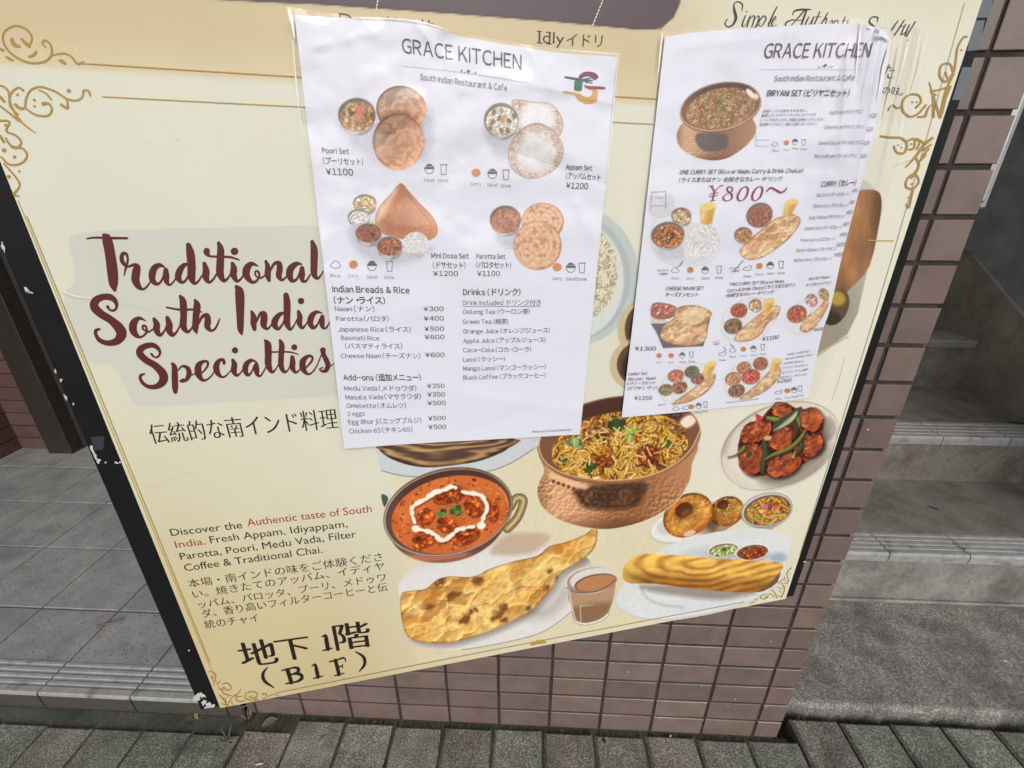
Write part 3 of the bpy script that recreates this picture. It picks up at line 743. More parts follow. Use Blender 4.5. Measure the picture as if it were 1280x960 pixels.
pic(A, 'appam_plate_picture', 0.00012)
# tall brown dosa behind the right menu sheet
A = Art(960, 225, 1112, 460, 1.0, poster_bg)
bgm = A.poly([(985, 228), (1078, 262), (1098, 262), (1086, 330), (1072, 392), (1059, 418), (1022, 446), (975, 456)], 0, 2)
g = sst(250, 440, A.Y)[..., None]; A.put(bgm*0.95, np.array((188, 186, 176))*(1-g)+np.array((150, 140, 124))*g)
A.put(A.el(1060, 260, 42, 40, 0, 2), (196, 196, 188)); 
m = A.poly([(1030, 250), (1062, 244), (1078, 237), (1097, 239), (1102, 252), (1099, 280), (1087, 332), (1066, 358), (1046, 376), (1020, 396), (985, 400)], 3)
n = fbm(A.X*1.4, A.Y*.5, 22, 4, 9); kk = (.75+.5*n)[..., None]*np.array((140, 100, 68)); A.put(m, kk)
A.mul(m*sst(1085, 1104, A.X), (.72, .68, .62)); A.mul(m*A.el(1070, 290, 16, 60, 12, 18), (1.22, 1.2, 1.15))
m = A.el(1044, 384, 16, 24, 25); A.put(m, (92, 72, 56)); A.put(A.el(1047, 373, 10, 9, 20, 5), (176, 150, 62)); A.mul(A.el(1040, 398, 12, 9, 25, 5)*m, (.6, .6, .6))
A.put(A.line([(1060, 421), (1040, 432), (1018, 446)], 2.0, 0), (186, 178, 160))
pic(A, 'tall_dosa_picture', 0.00012)
# naan on its plate
A = Art(484, 650, 760, 826, 0.72, photo_bg); c_ = z((490, 650), 4.571)
pl = c_((36, 400), (50, 345), (110, 275), (230, 235), (420, 195), (640, 115), (850, 130), (1000, 170), (1130, 235), (1120, 330), (1030, 520), (860, 640), (620, 705), (400, 742), (250, 732), (100, 690))
A.put(A.poly(pl, 4), (207, 205, 202)); A.put(A.poly([(p[0]-2, p[1]+6) for p in pl], 4, 10)*A.poly(pl, 4), (218, 216, 213))
A.put(A.poly(c_((560, 190), (640, 90), (760, 72), (900, 90), (820, 180), (700, 200)), 4, 7), (192, 170, 148)); A.put(A.line(c_((500, 470), (860, 530), (1010, 380), (1120, 220)), 14, 6, 18)*A.poly(pl, 4)*.8, (172, 164, 158))
A.put(A.line(c_((1030, 520), (860, 640), (620, 705), (400, 742)), 1.2), (150, 146, 138))
npoly = c_((50, 430), (55, 560), (95, 670), (200, 700), (330, 700), (470, 665), (640, 600), (800, 510), (920, 380), (970, 300), (1080, 230), (1158, 150), (1168, 36), (1105, 82), (1000, 125), (900, 150), (830, 205), (700, 235), (560, 278), (460, 325), (340, 322), (260, 340), (190, 395), (100, 405))
A.mul(A.poly([(x+3, y+5) for x, y in npoly], 3, 8), (.72, .68, .64))
def bread(A, poly_, sc, seed, base=(220, 166, 84), hi=(238, 202, 126), dk=(168, 100, 40), burn=(104, 60, 30), spots=(), along=-28):
    d = A.poly(poly_, 3, d=True); m = np.clip(.5-d/1.1, 0, 1)
    t = math.radians(along); u = A.X*math.cos(t)+A.Y*math.sin(t); v = -A.X*math.sin(t)+A.Y*math.cos(t)
    wx = (fbm(A.X, A.Y, sc*1.6, 3, seed)-.5)*sc*1.3; wy = (fbm(A.X, A.Y, sc*1.6, 3, seed+1)-.5)*sc*1.3
    f1, f2, idd = worley(u*.62+wx, v+wy, sc*1.15, seed+2); n = fbm(u*.7, v, sc*1.6, 3, seed+4); fine = fbm(A.X, A.Y, sc*.32, 3, seed+6)
    puff = np.sqrt(np.clip(1-(f1/.78)**2, 0, 1)); sel = ((idd*37) % 100)/100.0
    h = puff*(.35+.65*sel)*.9+n*.8+fine*.16
    e = np.clip(A.emboss(h*sc, .15), .74, 1.13)*(.96+.08*fine)
    k = sst(.3, .7, n)[..., None]; col = np.array(base)*(1-k)+np.array(hi)*k
    top = (sst(.55, 1.0, puff)*sst(.62, .85, sel))[..., None]*.55; col = col*(1-top)+np.array(dk)*top          # browned blisters
    gr = sst(.30, .0, puff)[..., None]*.14; col = col*(1-gr)+np.array(dk)*gr
    nb = fbm(u*.8, v, sc*1.2, 5, seed+9); bm = sst(.56, .72, nb)[..., None]*.5; col = col*(1-bm)+(np.array(dk)*.7+np.array(base)*.3)*bm
    A.put(m, np.clip(col*e[..., None], 0, 255))
    for (x, y, r, ry) in spots:
        q = A.el(x+(fbm(A.X, A.Y, sc*.7, 2, seed+21)-.5)*r, y+(fbm(A.X, A.Y, sc*.7, 2, seed+22)-.5)*r, r, ry, along, 4.0)*sst(.25, .6, fbm(A.X, A.Y, sc*.5, 3, seed+20)+.15); A.put(q*m*.85, burn)
    A.mul(np.clip(1+d/2.2, 0, 1)*m*.7, (.62, .52, .42))
bread(A, npoly, 11, 31, spots=[(*c_((360, 430))[0], 11, 5), (*c_((450, 530))[0], 12, 5), (*c_((600, 545))[0], 11, 5), (*c_((400, 580))[0], 6, 4), (*c_((640, 500))[0], 6, 3.5), (*c_((945, 340))[0], 4, 4), (*c_((280, 350))[0], 8, 4), (*c_((220, 495))[0], 6, 3), (*c_((900, 290))[0], 4, 2.5), (*c_((880, 390))[0], 4, 3), (*c_((780, 500))[0], 4, 2.5), (*c_((490, 350))[0], 7, 4), (*c_((640, 575))[0], 6, 3)])
pic(A, 'naan_picture', 0.00014)
# creamy red curry in a steel bowl
A = Art(470, 578, 664, 712, 0.72, photo_bg); c_ = z((470, 560), 6.4)
A.mul(A.el(570, 668, 84, 44, -12, 14), (.86, .83, .8))
A.put(A.poly(c_((45, 368), (98, 398), (72, 470), (52, 440)), 3), (78, 84, 62))
for w_, k in ((10.5, (70, 60, 46)), (8.4, (150, 126, 82)), (2.6, (206, 184, 138))): A.put(A.line(c_((1075, 470), (1120, 405), (1165, 400), (1178, 440), (1130, 560), (1050, 645)), w_), k)
body = A.el(559.5, 648, 76, 54, -13); A.put(body, (118, 78, 66)); A.mul(body*sst(560, 640, A.X), (.8, .75, .72)); A.mul(A.el(540, 696, 46, 6, -4, 8)*body, (1.5, 1.4, 1.35))
A.put(A.el(560, 640, 82, 54, -13), (70, 54, 48)); A.put(A.el(560, 640.4, 81.2, 53.2, -13)*(1-A.el(560.4, 640.4, 79.6, 51.4, -13)), (178, 160, 148))
A.put(A.el(560.6, 640.6, 79, 51, -13), (96, 66, 58)); A.mul(A.el(560, 606, 60, 22, -13, 20), (.8, .72, .7))
food = A.el(563, 643.5, 75, 47.5, -13)
n = fbm(A.X, A.Y, 22, 5, 3); k = n[..., None]; A.put(food, np.array((178, 80, 32))*(1-k)+np.array((224, 126, 64))*k)
A.mul(food*sst(1.0, .8, A.el(563, 643, 75, 47, -13, d=True)*-0.05), (1, 1, 1))
A.strands(food, 240, 3.0, 1.3, [(232, 150, 84), (150, 50, 18), (238, 168, 104), (120, 40, 18)], 7)
for i, (x, y, rx, ry, an) in enumerate(((560, 395, 110, 42, -12), (640, 350, 60, 60, 10), (390, 540, 75, 62, -20), (780, 470, 85, 72, 30), (930, 500, 50, 85, 0), (380, 740, 100, 48, -15), (710, 705, 120, 58, -18), (560, 610, 85, 60, 10))):
    X0, Y0 = c_((x, y))[0]; r1, r2 = rx/6.4, ry/6.4
    A.put(A.el(X0+1.2, Y0+2.2, r1, r2, an, 2.5)*.8*food, (116, 46, 22))
    mm = A.el(X0+(fbm(A.X, A.Y, 6, 2, 60+i)-.5)*6, Y0+(fbm(A.X, A.Y, 6, 2, 70+i)-.5)*6, r1, r2, an, 1.6)*food
    A.tex(mm, [(190, 84, 30), (212, 112, 46), (168, 66, 24), (150, 54, 22)], 6.5, 80+i, .30, 1.0, emb=1.1)
for P in (c_((640, 318), (600, 312), (540, 335), (470, 355), (400, 405), (335, 440), (292, 480), (292, 540), (312, 600)), c_((350, 652), (410, 668), (470, 690), (498, 722), (540, 738), (590, 710), (650, 660), (720, 638), (785, 630)), c_((842, 615), (858, 560), (885, 495), (880, 440), (845, 385), (780, 365), (690, 352))):
    rg = np.random.RandomState(len(P)); PP = [(p[0]+rg.uniform(-.5, .5), p[1]+rg.uniform(-.5, .5), 4.9*rg.uniform(.6, 1.35)) for p in spline(P, 3, False)]
    A.mul(A.line([(p[0]+.8, p[1]+1.5, p[2]+1.5) for p in PP], 1, soft=2.5)*food, (.72, .6, .55)); A.put(A.line(PP, 1, soft=1.6), (240, 232, 212))
for x, y, r in ((318, 645, 5.0), (842, 620, 5.4)): A.put(A.el(*c_((x, y))[0], r, r*.85, 0, 1.6), (240, 232, 212))
for x, y, r, sd in ((520, 510, 8.5, 1), (640, 490, 11, 2)): leaf(A, *c_((x, y))[0], r, sd, ((104, 140, 62), (58, 90, 38)))
A.put(A.line(c_((960, 290), (1030, 370), (1050, 450)), 1.1)*.5, (246, 196, 130))
pic(A, 'curry_bowl_picture', 0.00018)
# biryani in a hammered copper pot
def copper_pot(A, P, rim, rice, seed, bright=1.0, dark=True):
    m = A.poly(P, 3); x0 = min(p[0] for p in P); x1 = max(p[0] for p in P); y0 = min(p[1] for p in P); y1 = max(p[1] for p in P); W_, H_ = x1-x0, y1-y0
    u = (A.X-x0)/W_; v = (A.Y-y0)/H_
    k = (.5+.5*np.cos((u-.13)*7.0))[..., None]
    c = np.array((150, 98, 62))*(1-k)+np.array((214, 164, 122))*k
    A.put(m, c*bright)
    A.mul(m*sst(.55, 1.0, u), (.86, .8, .76)); A.mul(m*sst(.82, 1.0, v), (.72, .66, .62)); A.mul(m*np.exp(-((u-.02)/.05)**2), (.8, .76, .7))
    f1, f2, _ = worley(A.X, A.Y*1.1, W_/38, seed); band = sst(.36, .5, v)*sst(.97, .86, v)*(.45+.55*sst(.3, .7, fbm(A.X, A.Y, W_/6, 2, seed+1)))
    e = A.emboss(f1*W_/60, .55); A.mul(m*band, 1.0); A.c *= (1+(m*band*.75)[..., None]*(e-1)[..., None])
    if dark:
        q = A.poly([(x0+W_*a, y0+H_*b) for a, b in ((.255, .56), (.66, .50), (.655, .66), (.61, .76), (.46, .80), (.30, .77), (.25, .68))], 4, W_*.035)*m
        A.put(q*(.75+.25*sst(.2, .5, f1)), (66, 44, 30)); A.mul(q*(fbm(A.X, A.Y, W_/12, 3, seed+2) > .55), (1.3, 1.25, 1.2))
        A.put(A.line([(x0+W_*.09, y0+H_*.43), (x0+W_*.22, y0+H_*.52), (x0+W_*.30, y0+H_*.55)], W_*.035, soft=W_*.02)*.8, (232, 190, 148))
        for t_ in np.linspace(0, 1, 7):
            A.put(A.el(x0+W_*(.10+.19*t_), y0+H_*(.49+.12*t_), W_*.011, H_*.02, 20), (110, 66, 40))
    cx, cy, ra, rb, an = rim
    A.put(A.el(cx, cy+1.5, ra, rb, an), (112, 72, 46)); A.put(A.el(cx, cy, ra, rb, an), (196, 150, 108)); A.put(A.el(cx, cy-.6, ra-1.6, rb-1.6, an), (120, 80, 62))
    A.mul(A.el(cx, cy-rb*.5, ra*.8, rb*.6, an, 14), (.62, .56, .54)); A.put(A.el(cx+ra*.84, cy-rb*.42, ra*.07, rb*.22, 60, 4)*A.el(cx, cy, ra-2, rb-2, an), (236, 214, 192))
    return A.el(*rice, soft=3.0)*A.el(cx, cy, ra-2, rb-2, an)
A = Art(664, 486, 884, 668, 0.72, poster_bg); c_ = z((660, 490), 5.487)
A.c = photo_bg(A.X, A.Y)
P = c_((72, 400), (112, 530), (84, 610), (64, 690), (110, 800), (250, 890), (470, 938), (650, 925), (850, 860), (1020, 745), (1105, 610), (1125, 490), (1165, 350), (1000, 300), (600, 400), (200, 320))
rc = copper_pot(A, P, (774.4, 549, 102, 53, -7.5), (775, 559, 86, 44, -7.5), 5)
n = fbm(A.X, A.Y, 16, 3, 8)[..., None]; A.put(rc, np.array((120, 72, 22))*(1-n)+np.array((176, 122, 34))*n)
A.strands(rc, 1000, 10, 2.3, [(234, 180, 62), (240, 196, 92), (214, 150, 50), (240, 206, 130), (160, 88, 36), (118, 62, 30), (228, 166, 60), (200, 122, 50)], 11)
for i, (x, y, rx, ry, an, pal) in enumerate(((480, 255, 110, 62, -18, [(176, 110, 58), (150, 84, 44), (198, 138, 80)]), (820, 430, 75, 70, 20, [(150, 52, 26), (118, 40, 22), (184, 84, 36)]), (520, 470, 60, 40, 0, [(190, 96, 34), (150, 70, 28)]), (1010, 230, 70, 40, 30, [(178, 118, 62), (196, 140, 76)]))):
    X0, Y0 = c_((x, y))[0]; A.mul(A.el(X0+1, Y0+2, rx/5.3, ry/5.0, an, 4)*rc, (.55, .48, .42)); A.tex(A.el(X0, Y0, rx/5.487, ry/5.487, an, 2)*rc, pal, 5, 90+i, .35, .9, emb=1.2)
A.put(A.el(*c_((500, 310))[0], 8, 5.5, -15, 2), (70, 44, 36))
for x, y, r, q in ((372, 440, 64, (198, 110, 34)), (838, 238, 60, (176, 122, 56))):
    X0, Y0 = c_((x, y))[0]; r /= 5.487
    A.put(A.el(X0, Y0, r, r*.8, -20)*.55, (226, 176, 84)); A.put(A.el(X0, Y0, r, r*.8, -20)*(1-A.el(X0, Y0, r-1.6, r*.8-1.6, -20)), np.array(q)*.62)
    A.put(A.el(X0, Y0, r*.6, r*.46, -20)*(1-A.el(X0, Y0, r*.6-1, r*.46-1, -20))*.7, np.array(q)*.8)
for P in (((455, 455), (520, 450), (560, 520), (500, 560), (490, 600)), ((560, 520), (620, 430), (640, 400)), ((760, 410), (800, 380), (860, 380)), ((940, 190), (990, 220), (1040, 240))):
    A.put(A.line([(p[0], p[1], 1.8) for p in c_(*P)], 1), (112, 60, 28))
for x, y, r, sd, cc in ((320, 355, 13, 4, ((150, 176, 112), (92, 128, 66))), (690, 280, 13, 5, ((122, 160, 76), (78, 116, 50))), (620, 235, 13, 9, ((72, 90, 50), (52, 68, 38))), (440, 525, 10, 6, ((64, 88, 40), (46, 66, 30))), (965, 345, 9, 7, ((74, 94, 46), (54, 72, 36))), (255, 465, 6, 8, ((84, 108, 50), (60, 84, 40)))): leaf(A, *c_((x, y))[0], r, sd, cc)
A.strands(A.el(775, 566, 80, 36, -7.5), 120, 10, 2.2, [(242, 200, 102), (234, 180, 66), (242, 210, 138)], 12)
A.put(A.line(c_((70, 380), (110, 480), (230, 560), (420, 605), (600, 614), (800, 590), (980, 520), (1110, 410), (1178, 280)), 3.4), (150, 104, 66)); A.put(A.line(c_((72, 372), (112, 472), (230, 551), (420, 596), (600, 605), (800, 581), (980, 511), (1110, 401), (1178, 270)), 1.1), (222, 184, 142))
pic(A, 'biryani_pot_picture', 0.00020)
# tea in a glass
A = Art(704, 700, 782, 786, 0.72, photo_bg); c_ = z((490, 650), 4.571)
A.mul(A.el(742, 776, 34, 8, -14, 9), (.84, .82, .8))
A.put(A.poly(c_((1003, 385), (1028, 500), (1048, 580), (1108, 598), (1190, 575), (1232, 535), (1278, 365), (1150, 330)), 2), (176, 142, 112)); A.mul(A.poly(c_((1030, 500), (1048, 580), (1108, 598), (1190, 575), (1232, 535), (1250, 470)), 2, 8), (.78, .72, .68))
A.put(A.line(c_((1046, 580), (1106, 594), (1190, 572), (1232, 540)), 2.4), (222, 220, 216))
A.put(A.el(739, 725, 31.5, 17, -9), (206, 204, 200)); A.put(A.el(739, 725.3, 30.3, 15.8, -9), (150, 128, 116)); A.put(A.el(741, 724, 29, 14, -9, 3), (214, 208, 202)); A.put(A.el(744.5, 728.5, 27, 10.8, -11), (120, 82, 62)); A.put(A.el(745.5, 729, 25.5, 9.6, -11, 2), (182, 126, 88))
A.put(A.line(c_((1000, 385), (1040, 410), (1120, 415), (1200, 395), (1280, 340)), 1.3), (110, 88, 74)); A.put(A.line(c_((1075, 490), (1080, 580)), 1.2, 0), (206, 180, 156)); A.put(A.line(c_((1075, 490), (1150, 486)), 1.0, 0), (206, 180, 156)); A.put(A.line(c_((1150, 486), (1160, 570)), 1.0, 0), (150, 112, 88))
A.put(A.line(c_((1010, 395), (1030, 500), (1050, 570)), 1.3)*.8, (228, 220, 210))
pic(A, 'tea_glass_picture', 0.00022)
# fried lentil rings with sambar
A = Art(806, 606, 1000, 690, 0.72, poster_bg); c_ = z((800, 600), 6.095)
A.mul(A.el(872, 656, 60, 22, -16, 8), (.9, .88, .86)); A.put(A.el(872, 650.5, 62, 23.5, -17), (196, 196, 194)); A.put(A.el(872.5, 649.5, 61, 22.4, -17), (226, 224, 220)); A.put(A.el(873, 647, 54, 17, -17, 4), (204, 200, 196))
def ring(A, cx, cy, a_, b_, an, hx, hy, ha, hb, seed, dim=1.0):
    d = A.el(cx, cy, a_, b_, an, d=True); m = np.clip(.5-d/1.1, 0, 1); n = fbm(A.X, A.Y, 7, 5, seed)
    wob = (fbm(A.X, A.Y, 9, 2, seed+3)-.5)*3
    dh = A.el(hx, hy, ha, hb, an, d=True)+wob*.4; prof = np.sqrt(np.clip(np.minimum(-d, dh)/(min(a_, b_)*.42), 0, 1)); e = A.emboss(prof*7+n*5+fbm(A.X, A.Y, 2.6, 2, seed+4)*1.2, .28)
    k = np.clip(prof*.62+n*.6-.22, 0, 1)[..., None]; c = np.array((150, 78, 20))*(1-k)+np.array((244, 192, 92))*k
    A.put(m, np.clip(c*e[..., None]*dim, 0, 255)); hm = np.clip(.5-dh/2.5, 0, 1)*m; A.put(hm*.9, np.array((78, 40, 18))*dim); A.put(A.el(hx+ha*.2, hy+hb*.45, ha*.55, hb*.35, an, 3)*hm*.35, np.array((190, 124, 66))*dim); A.mul(np.clip(1+d/4, 0, 1)*m*.8, (.74, .6, .46))
    A.mul(A.el(cx+a_*.3, cy+b_*.75, a_*.8, b_*.35, an, 8)*m*.6, (.72, .58, .46)); A.strands(m*(1-hm), 40, 2.2, 1.0, [(250, 214, 140), (200, 130, 50)], seed+8)
A.mul(A.el(900, 654, 30, 12, -20, 8), (.75, .66, .58))
ring(A, 908.5, 639, 22, 18, -25, 903, 630, 7, 5.2, 51, .88); A.mul(A.el(889, 648, 9, 18, -10, 8), (.7, .6, .5)); ring(A, 860, 644, 33, 25.5, -33, 854.5, 637.0, 11.5, 8.4, 55)
A.put(A.el(862, 667, 8, 3.5, -15, 2)*.8, (226, 206, 190))
A.mul(A.el(965, 652, 28, 14, -30, 10), (.82, .82, .82)); A.put(A.el(958, 640.5, 30, 20.5, -14), (190, 188, 184)); A.put(A.poly(c_((785, 300), (880, 365), (970, 385), (1060, 330), (1130, 260), (960, 300)), 3), (160, 160, 158)); A.put(A.el(958.5, 637.5, 32.5, 21, -14), (96, 92, 88)); A.put(A.el(958.5, 637.5, 31.8, 20.3, -14), (206, 206, 204)); A.put(A.el(959, 638, 30, 18.6, -14), (110, 92, 80))
fd = A.el(960, 638.8, 28.5, 17, -14, 2); A.tex(fd, [(204, 112, 44), (184, 88, 34), (222, 146, 66), (160, 70, 30)], 4, 33, .3, .8, emb=1.0)
A.strands(fd, 26, 15, 3.4, [(196, 160, 74), (176, 140, 62), (212, 178, 96)], 35, bend=.1); A.put(A.el(957, 633, 4, 3, 0, 1.5), (186, 120, 120)); A.put(A.el(963, 634, 3, 3, 0, 1.5), (120, 66, 80)); A.put(A.el(952, 639, 3.4, 2.4, 0, 1.5), (226, 180, 146))
pic(A, 'lentil_rings_picture', 0.00016)
# rolled dosa on a plate with two chutneys
A = Art(766, 660, 1000, 780, 0.72, poster_bg); c_ = z((760, 640), 5.12)
pl = c_((48, 570), (100, 640), (230, 686), (400, 690), (620, 655), (800, 612), (960, 545), (1090, 470), (1140, 330), (1172, 200), (1120, 148), (1000, 120), (850, 118), (640, 150), (480, 195), (330, 255), (120, 440))
A.put(A.poly(pl, 3), (190, 194, 196)); A.put(A.poly([(x+.5, y-1.4) for x, y in pl], 3), (214, 216, 217)); A.put(A.line(c_((215, 480), (240, 540), (330, 590), (480, 612)), 3.0, soft=4)*.8, (176, 178, 180)); A.mul(A.poly(c_((480, 280), (560, 240), (700, 225), (900, 230), (1120, 300), (900, 320)), 3, 10), (.9, .9, .9)); A.put(A.el(973, 697, 10, 6, 0, 6)*.8, (150, 166, 184))
A.mul(A.poly(c_((210, 470), (480, 470), (930, 510), (840, 545), (700, 562), (480, 540), (280, 510)), 3, 7), (.70, .66, .62))
for cx, cy, a_, b_, q, sd in ((904.5, 687.6, 20, 9.6, [(176, 186, 116), (206, 212, 158), (150, 164, 92)], 71), (940.5, 690, 21.5, 10.5, [(176, 62, 34), (206, 96, 48), (120, 44, 30), (90, 84, 40)], 72)):
    A.put(A.el(cx, cy+2.5, a_, b_, -8), (168, 168, 166)); A.put(A.el(cx, cy, a_, b_, -8), (228, 228, 224)); A.put(A.el(cx, cy+.3, a_-1.6, b_-1.5, -8), (110, 98, 84)); A.tex(A.el(cx+.5, cy+1, a_-3, b_-2.4, -8, 1.5), q, 3.2, sd, .25, .8, emb=1.0)
A.put(A.el(905, 687, 4, 2.4, 0, 2), (84, 96, 50))
dp = c_((96, 390), (108, 335), (180, 278), (300, 266), (600, 290), (900, 310), (1116, 325), (1090, 400), (1000, 480), (920, 518), (700, 505), (480, 485), (300, 458), (150, 458), (100, 430))
d = A.poly(dp, 2, d=True); m = np.clip(.5-d/1.1, 0, 1); X0, Y0 = c_((620, 330))[0]
u = (A.X-X0); v = (A.Y-Y0); n0 = fbm(A.X, A.Y, 12, 3, 76); rl = np.sqrt((u*.42)**2+(v*1.7)**2); rq = np.abs(v*1.45+u*.36+6); q_ = sst(-25, 45, u); rr = rl*(1-q_)+rq*q_+fbm(A.X, A.Y, 34, 3, 77)*9
s_ = .5+.5*np.sin(rr*.50+n0*1.2); k = (s_**1.6*sst(.2, .5, fbm(A.X, A.Y, 24, 2, 79)+.15))[..., None]*.62; n = fbm(A.X, A.Y, 20, 3, 78)[..., None]
c = np.array((234, 186, 90))*(1-k)+np.array((150, 88, 32))*k; c = c*(.86+.3*n)*(.93+.14*fbm(A.X*.3, A.Y, 4, 3, 75))[..., None]; A.put(m, c)
ax = (A.Y-(Y0+ (A.X-X0)*.05-2))/22; A.mul(m*np.exp(-((ax+.55)/.35)**2), (1.14, 1.16, 1.22)); A.mul(m*sst(.5, 1.15, ax), (.72, .62, .5)); A.put(m*sst(34, -6, A.X-779)*.6, (234, 200, 100))
A.put(A.poly(c_((940, 512), (1000, 480), (1090, 400), (1105, 372), (1085, 450), (1000, 505)), 2), (120, 80, 48))
pic(A, 'rolled_dosa_picture', 0.00024)
# spicy fried chicken on an oval plate
A = Art(898, 496, 1052, 618, 0.72, poster_bg); c_ = z((890, 490), 7.385)
A.put(A.el(976, 557.5, 78, 52, -22), (176, 166, 152)); A.put(A.el(976.6, 558.2, 77, 51, -22), (214, 204, 190)); A.put(A.el(980, 561, 66, 40, -22, 8), (222, 214, 200)); A.mul(A.line(c_((110, 560), (180, 360), (330, 220), (470, 120)), 6, soft=8), (.84, .82, .8))
A.mul(A.el(990, 572, 50, 36, -25, 14)*A.el(976, 557.5, 76, 50, -22), (.72, .71, .70)); A.mul(A.el(1034, 536, 11, 15, 0, 5), (.78, .78, .78))
hp = A.poly(c_((560, 130), (680, 100), (800, 160), (960, 150), (1020, 260), (1020, 430), (960, 580), (800, 690), (640, 770), (500, 770), (380, 760), (250, 640), (260, 420), (420, 280)), 3, 2.0)
A.mul(A.poly(c_((300, 460), (700, 200), (1050, 250), (1040, 520), (700, 800), (380, 790)), 3, 9), (.8, .76, .73)); A.tex(hp, [(120, 44, 26), (96, 36, 22), (146, 60, 32), (84, 34, 24)], 7, 171, .4, 1.0, emb=1.2)
for i, (x, y, rx, ry, an) in enumerate(((650, 170, 100, 72, 20), (916, 245, 104, 112, 20), (930, 490, 112, 88, -42), (410, 362, 152, 96, -26), (640, 432, 132, 92, -40), (360, 610, 112, 152, -10), (660, 672, 160, 98, -22))):
    X0, Y0 = c_((x, y))[0]; r1, r2 = rx/7.385, ry/7.385
    A.mul(A.el(X0+1.5, Y0+3, r1+1, r2+1, an, 5), (.45, .36, .32))
    wx = (fbm(A.X, A.Y, 8, 3, 40+i)-.5)*7; d = A.el(X0+wx, Y0+wx[::-1], r1, r2, an, d=True); m = np.clip(.5-d/1.2, 0, 1)
    n = fbm(A.X, A.Y, 8, 5, 140+i); f1, f2, _ = worley(A.X, A.Y, 6.5, 150+i); e = A.emboss(np.sqrt(np.clip(-d/8, 0, 1))*6+n*6-f1*1.6, .30)
    k = np.clip(n*1.3-.15, 0, 1)[..., None]; c = np.array((112, 40, 24))*(1-k)+np.array((216, 120, 64))*k; A.put(m, np.clip(c*e[..., None], 0, 255))
    A.put(sst(.70, .8, fbm(A.X, A.Y, 3, 2, 160+i))*m*.5, (240, 176, 124)); A.mul(A.el(X0+r1*.35, Y0+r2*.55, r1*.9, r2*.5, an, 5)*m*.7, (.72, .62, .58))
for P, k in (([(480, 455, 40), (490, 560, 50), (470, 660, 50), (465, 745, 30)], (62, 62, 42)), ([(490, 625, 14), (560, 580, 30), (650, 548, 34), (740, 500, 34), (820, 420, 34), (862, 355, 20)], (98, 106, 52)), ([(770, 545, 10), (760, 590, 28), (745, 610, 16)], (136, 140, 62)), ([(830, 480, 40), (800, 540, 40), (770, 580, 10)], (66, 62, 40)), ([(520, 238, 30), (570, 250, 44), (620, 248, 24)], (104, 118, 58)), ([(150, 600, 8), (220, 580, 16), (280, 530, 36), (300, 505, 24)], (96, 112, 58)), ([(790, 230, 30), (800, 290, 40), (790, 340, 20)], (96, 104, 60)), ([(760, 290, 50), (770, 380, 50), (740, 440, 20)], (70, 44, 32))):
    Q = [(890+p[0]/7.385, 490+p[1]/7.385, p[2]/7.385) for p in P]; A.mul(A.line([(q[0]+.6, q[1]+1.2, q[2]+1.5) for q in Q], 1, soft=2.5), (.6, .55, .5)); A.put(A.line(Q, 1), k); A.put(A.line([(q[0]-.5, q[1]-.7, q[2]*.3) for q in Q], 1)*.5, np.array(k)*1.5)
A.put(A.poly(c_((560, 350), (600, 270), (700, 200), (800, 140), (835, 150), (800, 220), (730, 280), (620, 350)), 3), (64, 70, 46)); A.put(A.poly(c_((560, 362), (640, 300), (720, 230), (790, 175), (760, 250), (680, 310)), 3), (176, 182, 156)); A.put(A.line(c_((580, 350), (690, 270), (790, 170)), 1, 0)*.8, (110, 120, 84))
A.put(A.el(*c_((345, 575))[0], 4.4, 3.4, -20, 1.5), (66, 70, 44)); A.put(A.poly(c_((400, 200), (460, 225), (450, 262), (415, 258)), 2), (190, 62, 64)); A.put(A.el(*c_((515, 425))[0], 5, 3, -10, 1.5), (196, 168, 96))
A.put(A.line(c_((250, 880), (380, 905), (560, 890), (760, 830), (950, 720), (1080, 600), (1150, 480)), .9)*.8, (168, 162, 146))
pic(A, 'fried_chicken_picture', 0.00016)

# fine creases and scratches in the film of the poster
for P, k in (([(74, 362, .6), (90, 369, 1.6), (112, 372, 1.0), (134, 374, .5)], (224, 223, 212)), ([(76, 365, .6), (92, 372, 1.2), (112, 375, .6)], (178, 178, 166)), ([(134, 375, .4), (170, 384, .7), (210, 394, .4)], (186, 186, 174)), ([(176, 176, .4), (196, 179, .9), (214, 184, .4)], (226, 226, 214)), ([(220, 174, .8), (224, 177, .8)], (170, 170, 156)), ([(1116, 208, .4), (1130, 203, 1.0), (1142, 199, .4)], (188, 180, 160)), ([(86, 58, .5), (94, 61, 1.2), (100, 66, .5)], (226, 212, 180)), ([(300, 610, .4), (330, 640, .6), (338, 668, .3)], (222, 216, 190)), ([(180, 610, .3), (196, 606, .6), (240, 590, .3)], (190, 180, 146)), ([(1040, 500, .3), (1050, 470, .7), (1056, 448, .3)], (196, 192, 174))):
    J_ = Ink(onsign, 0.0003); J_.stroke(P, k); J_.done('film_scratch', poster, SORG, M_INK)
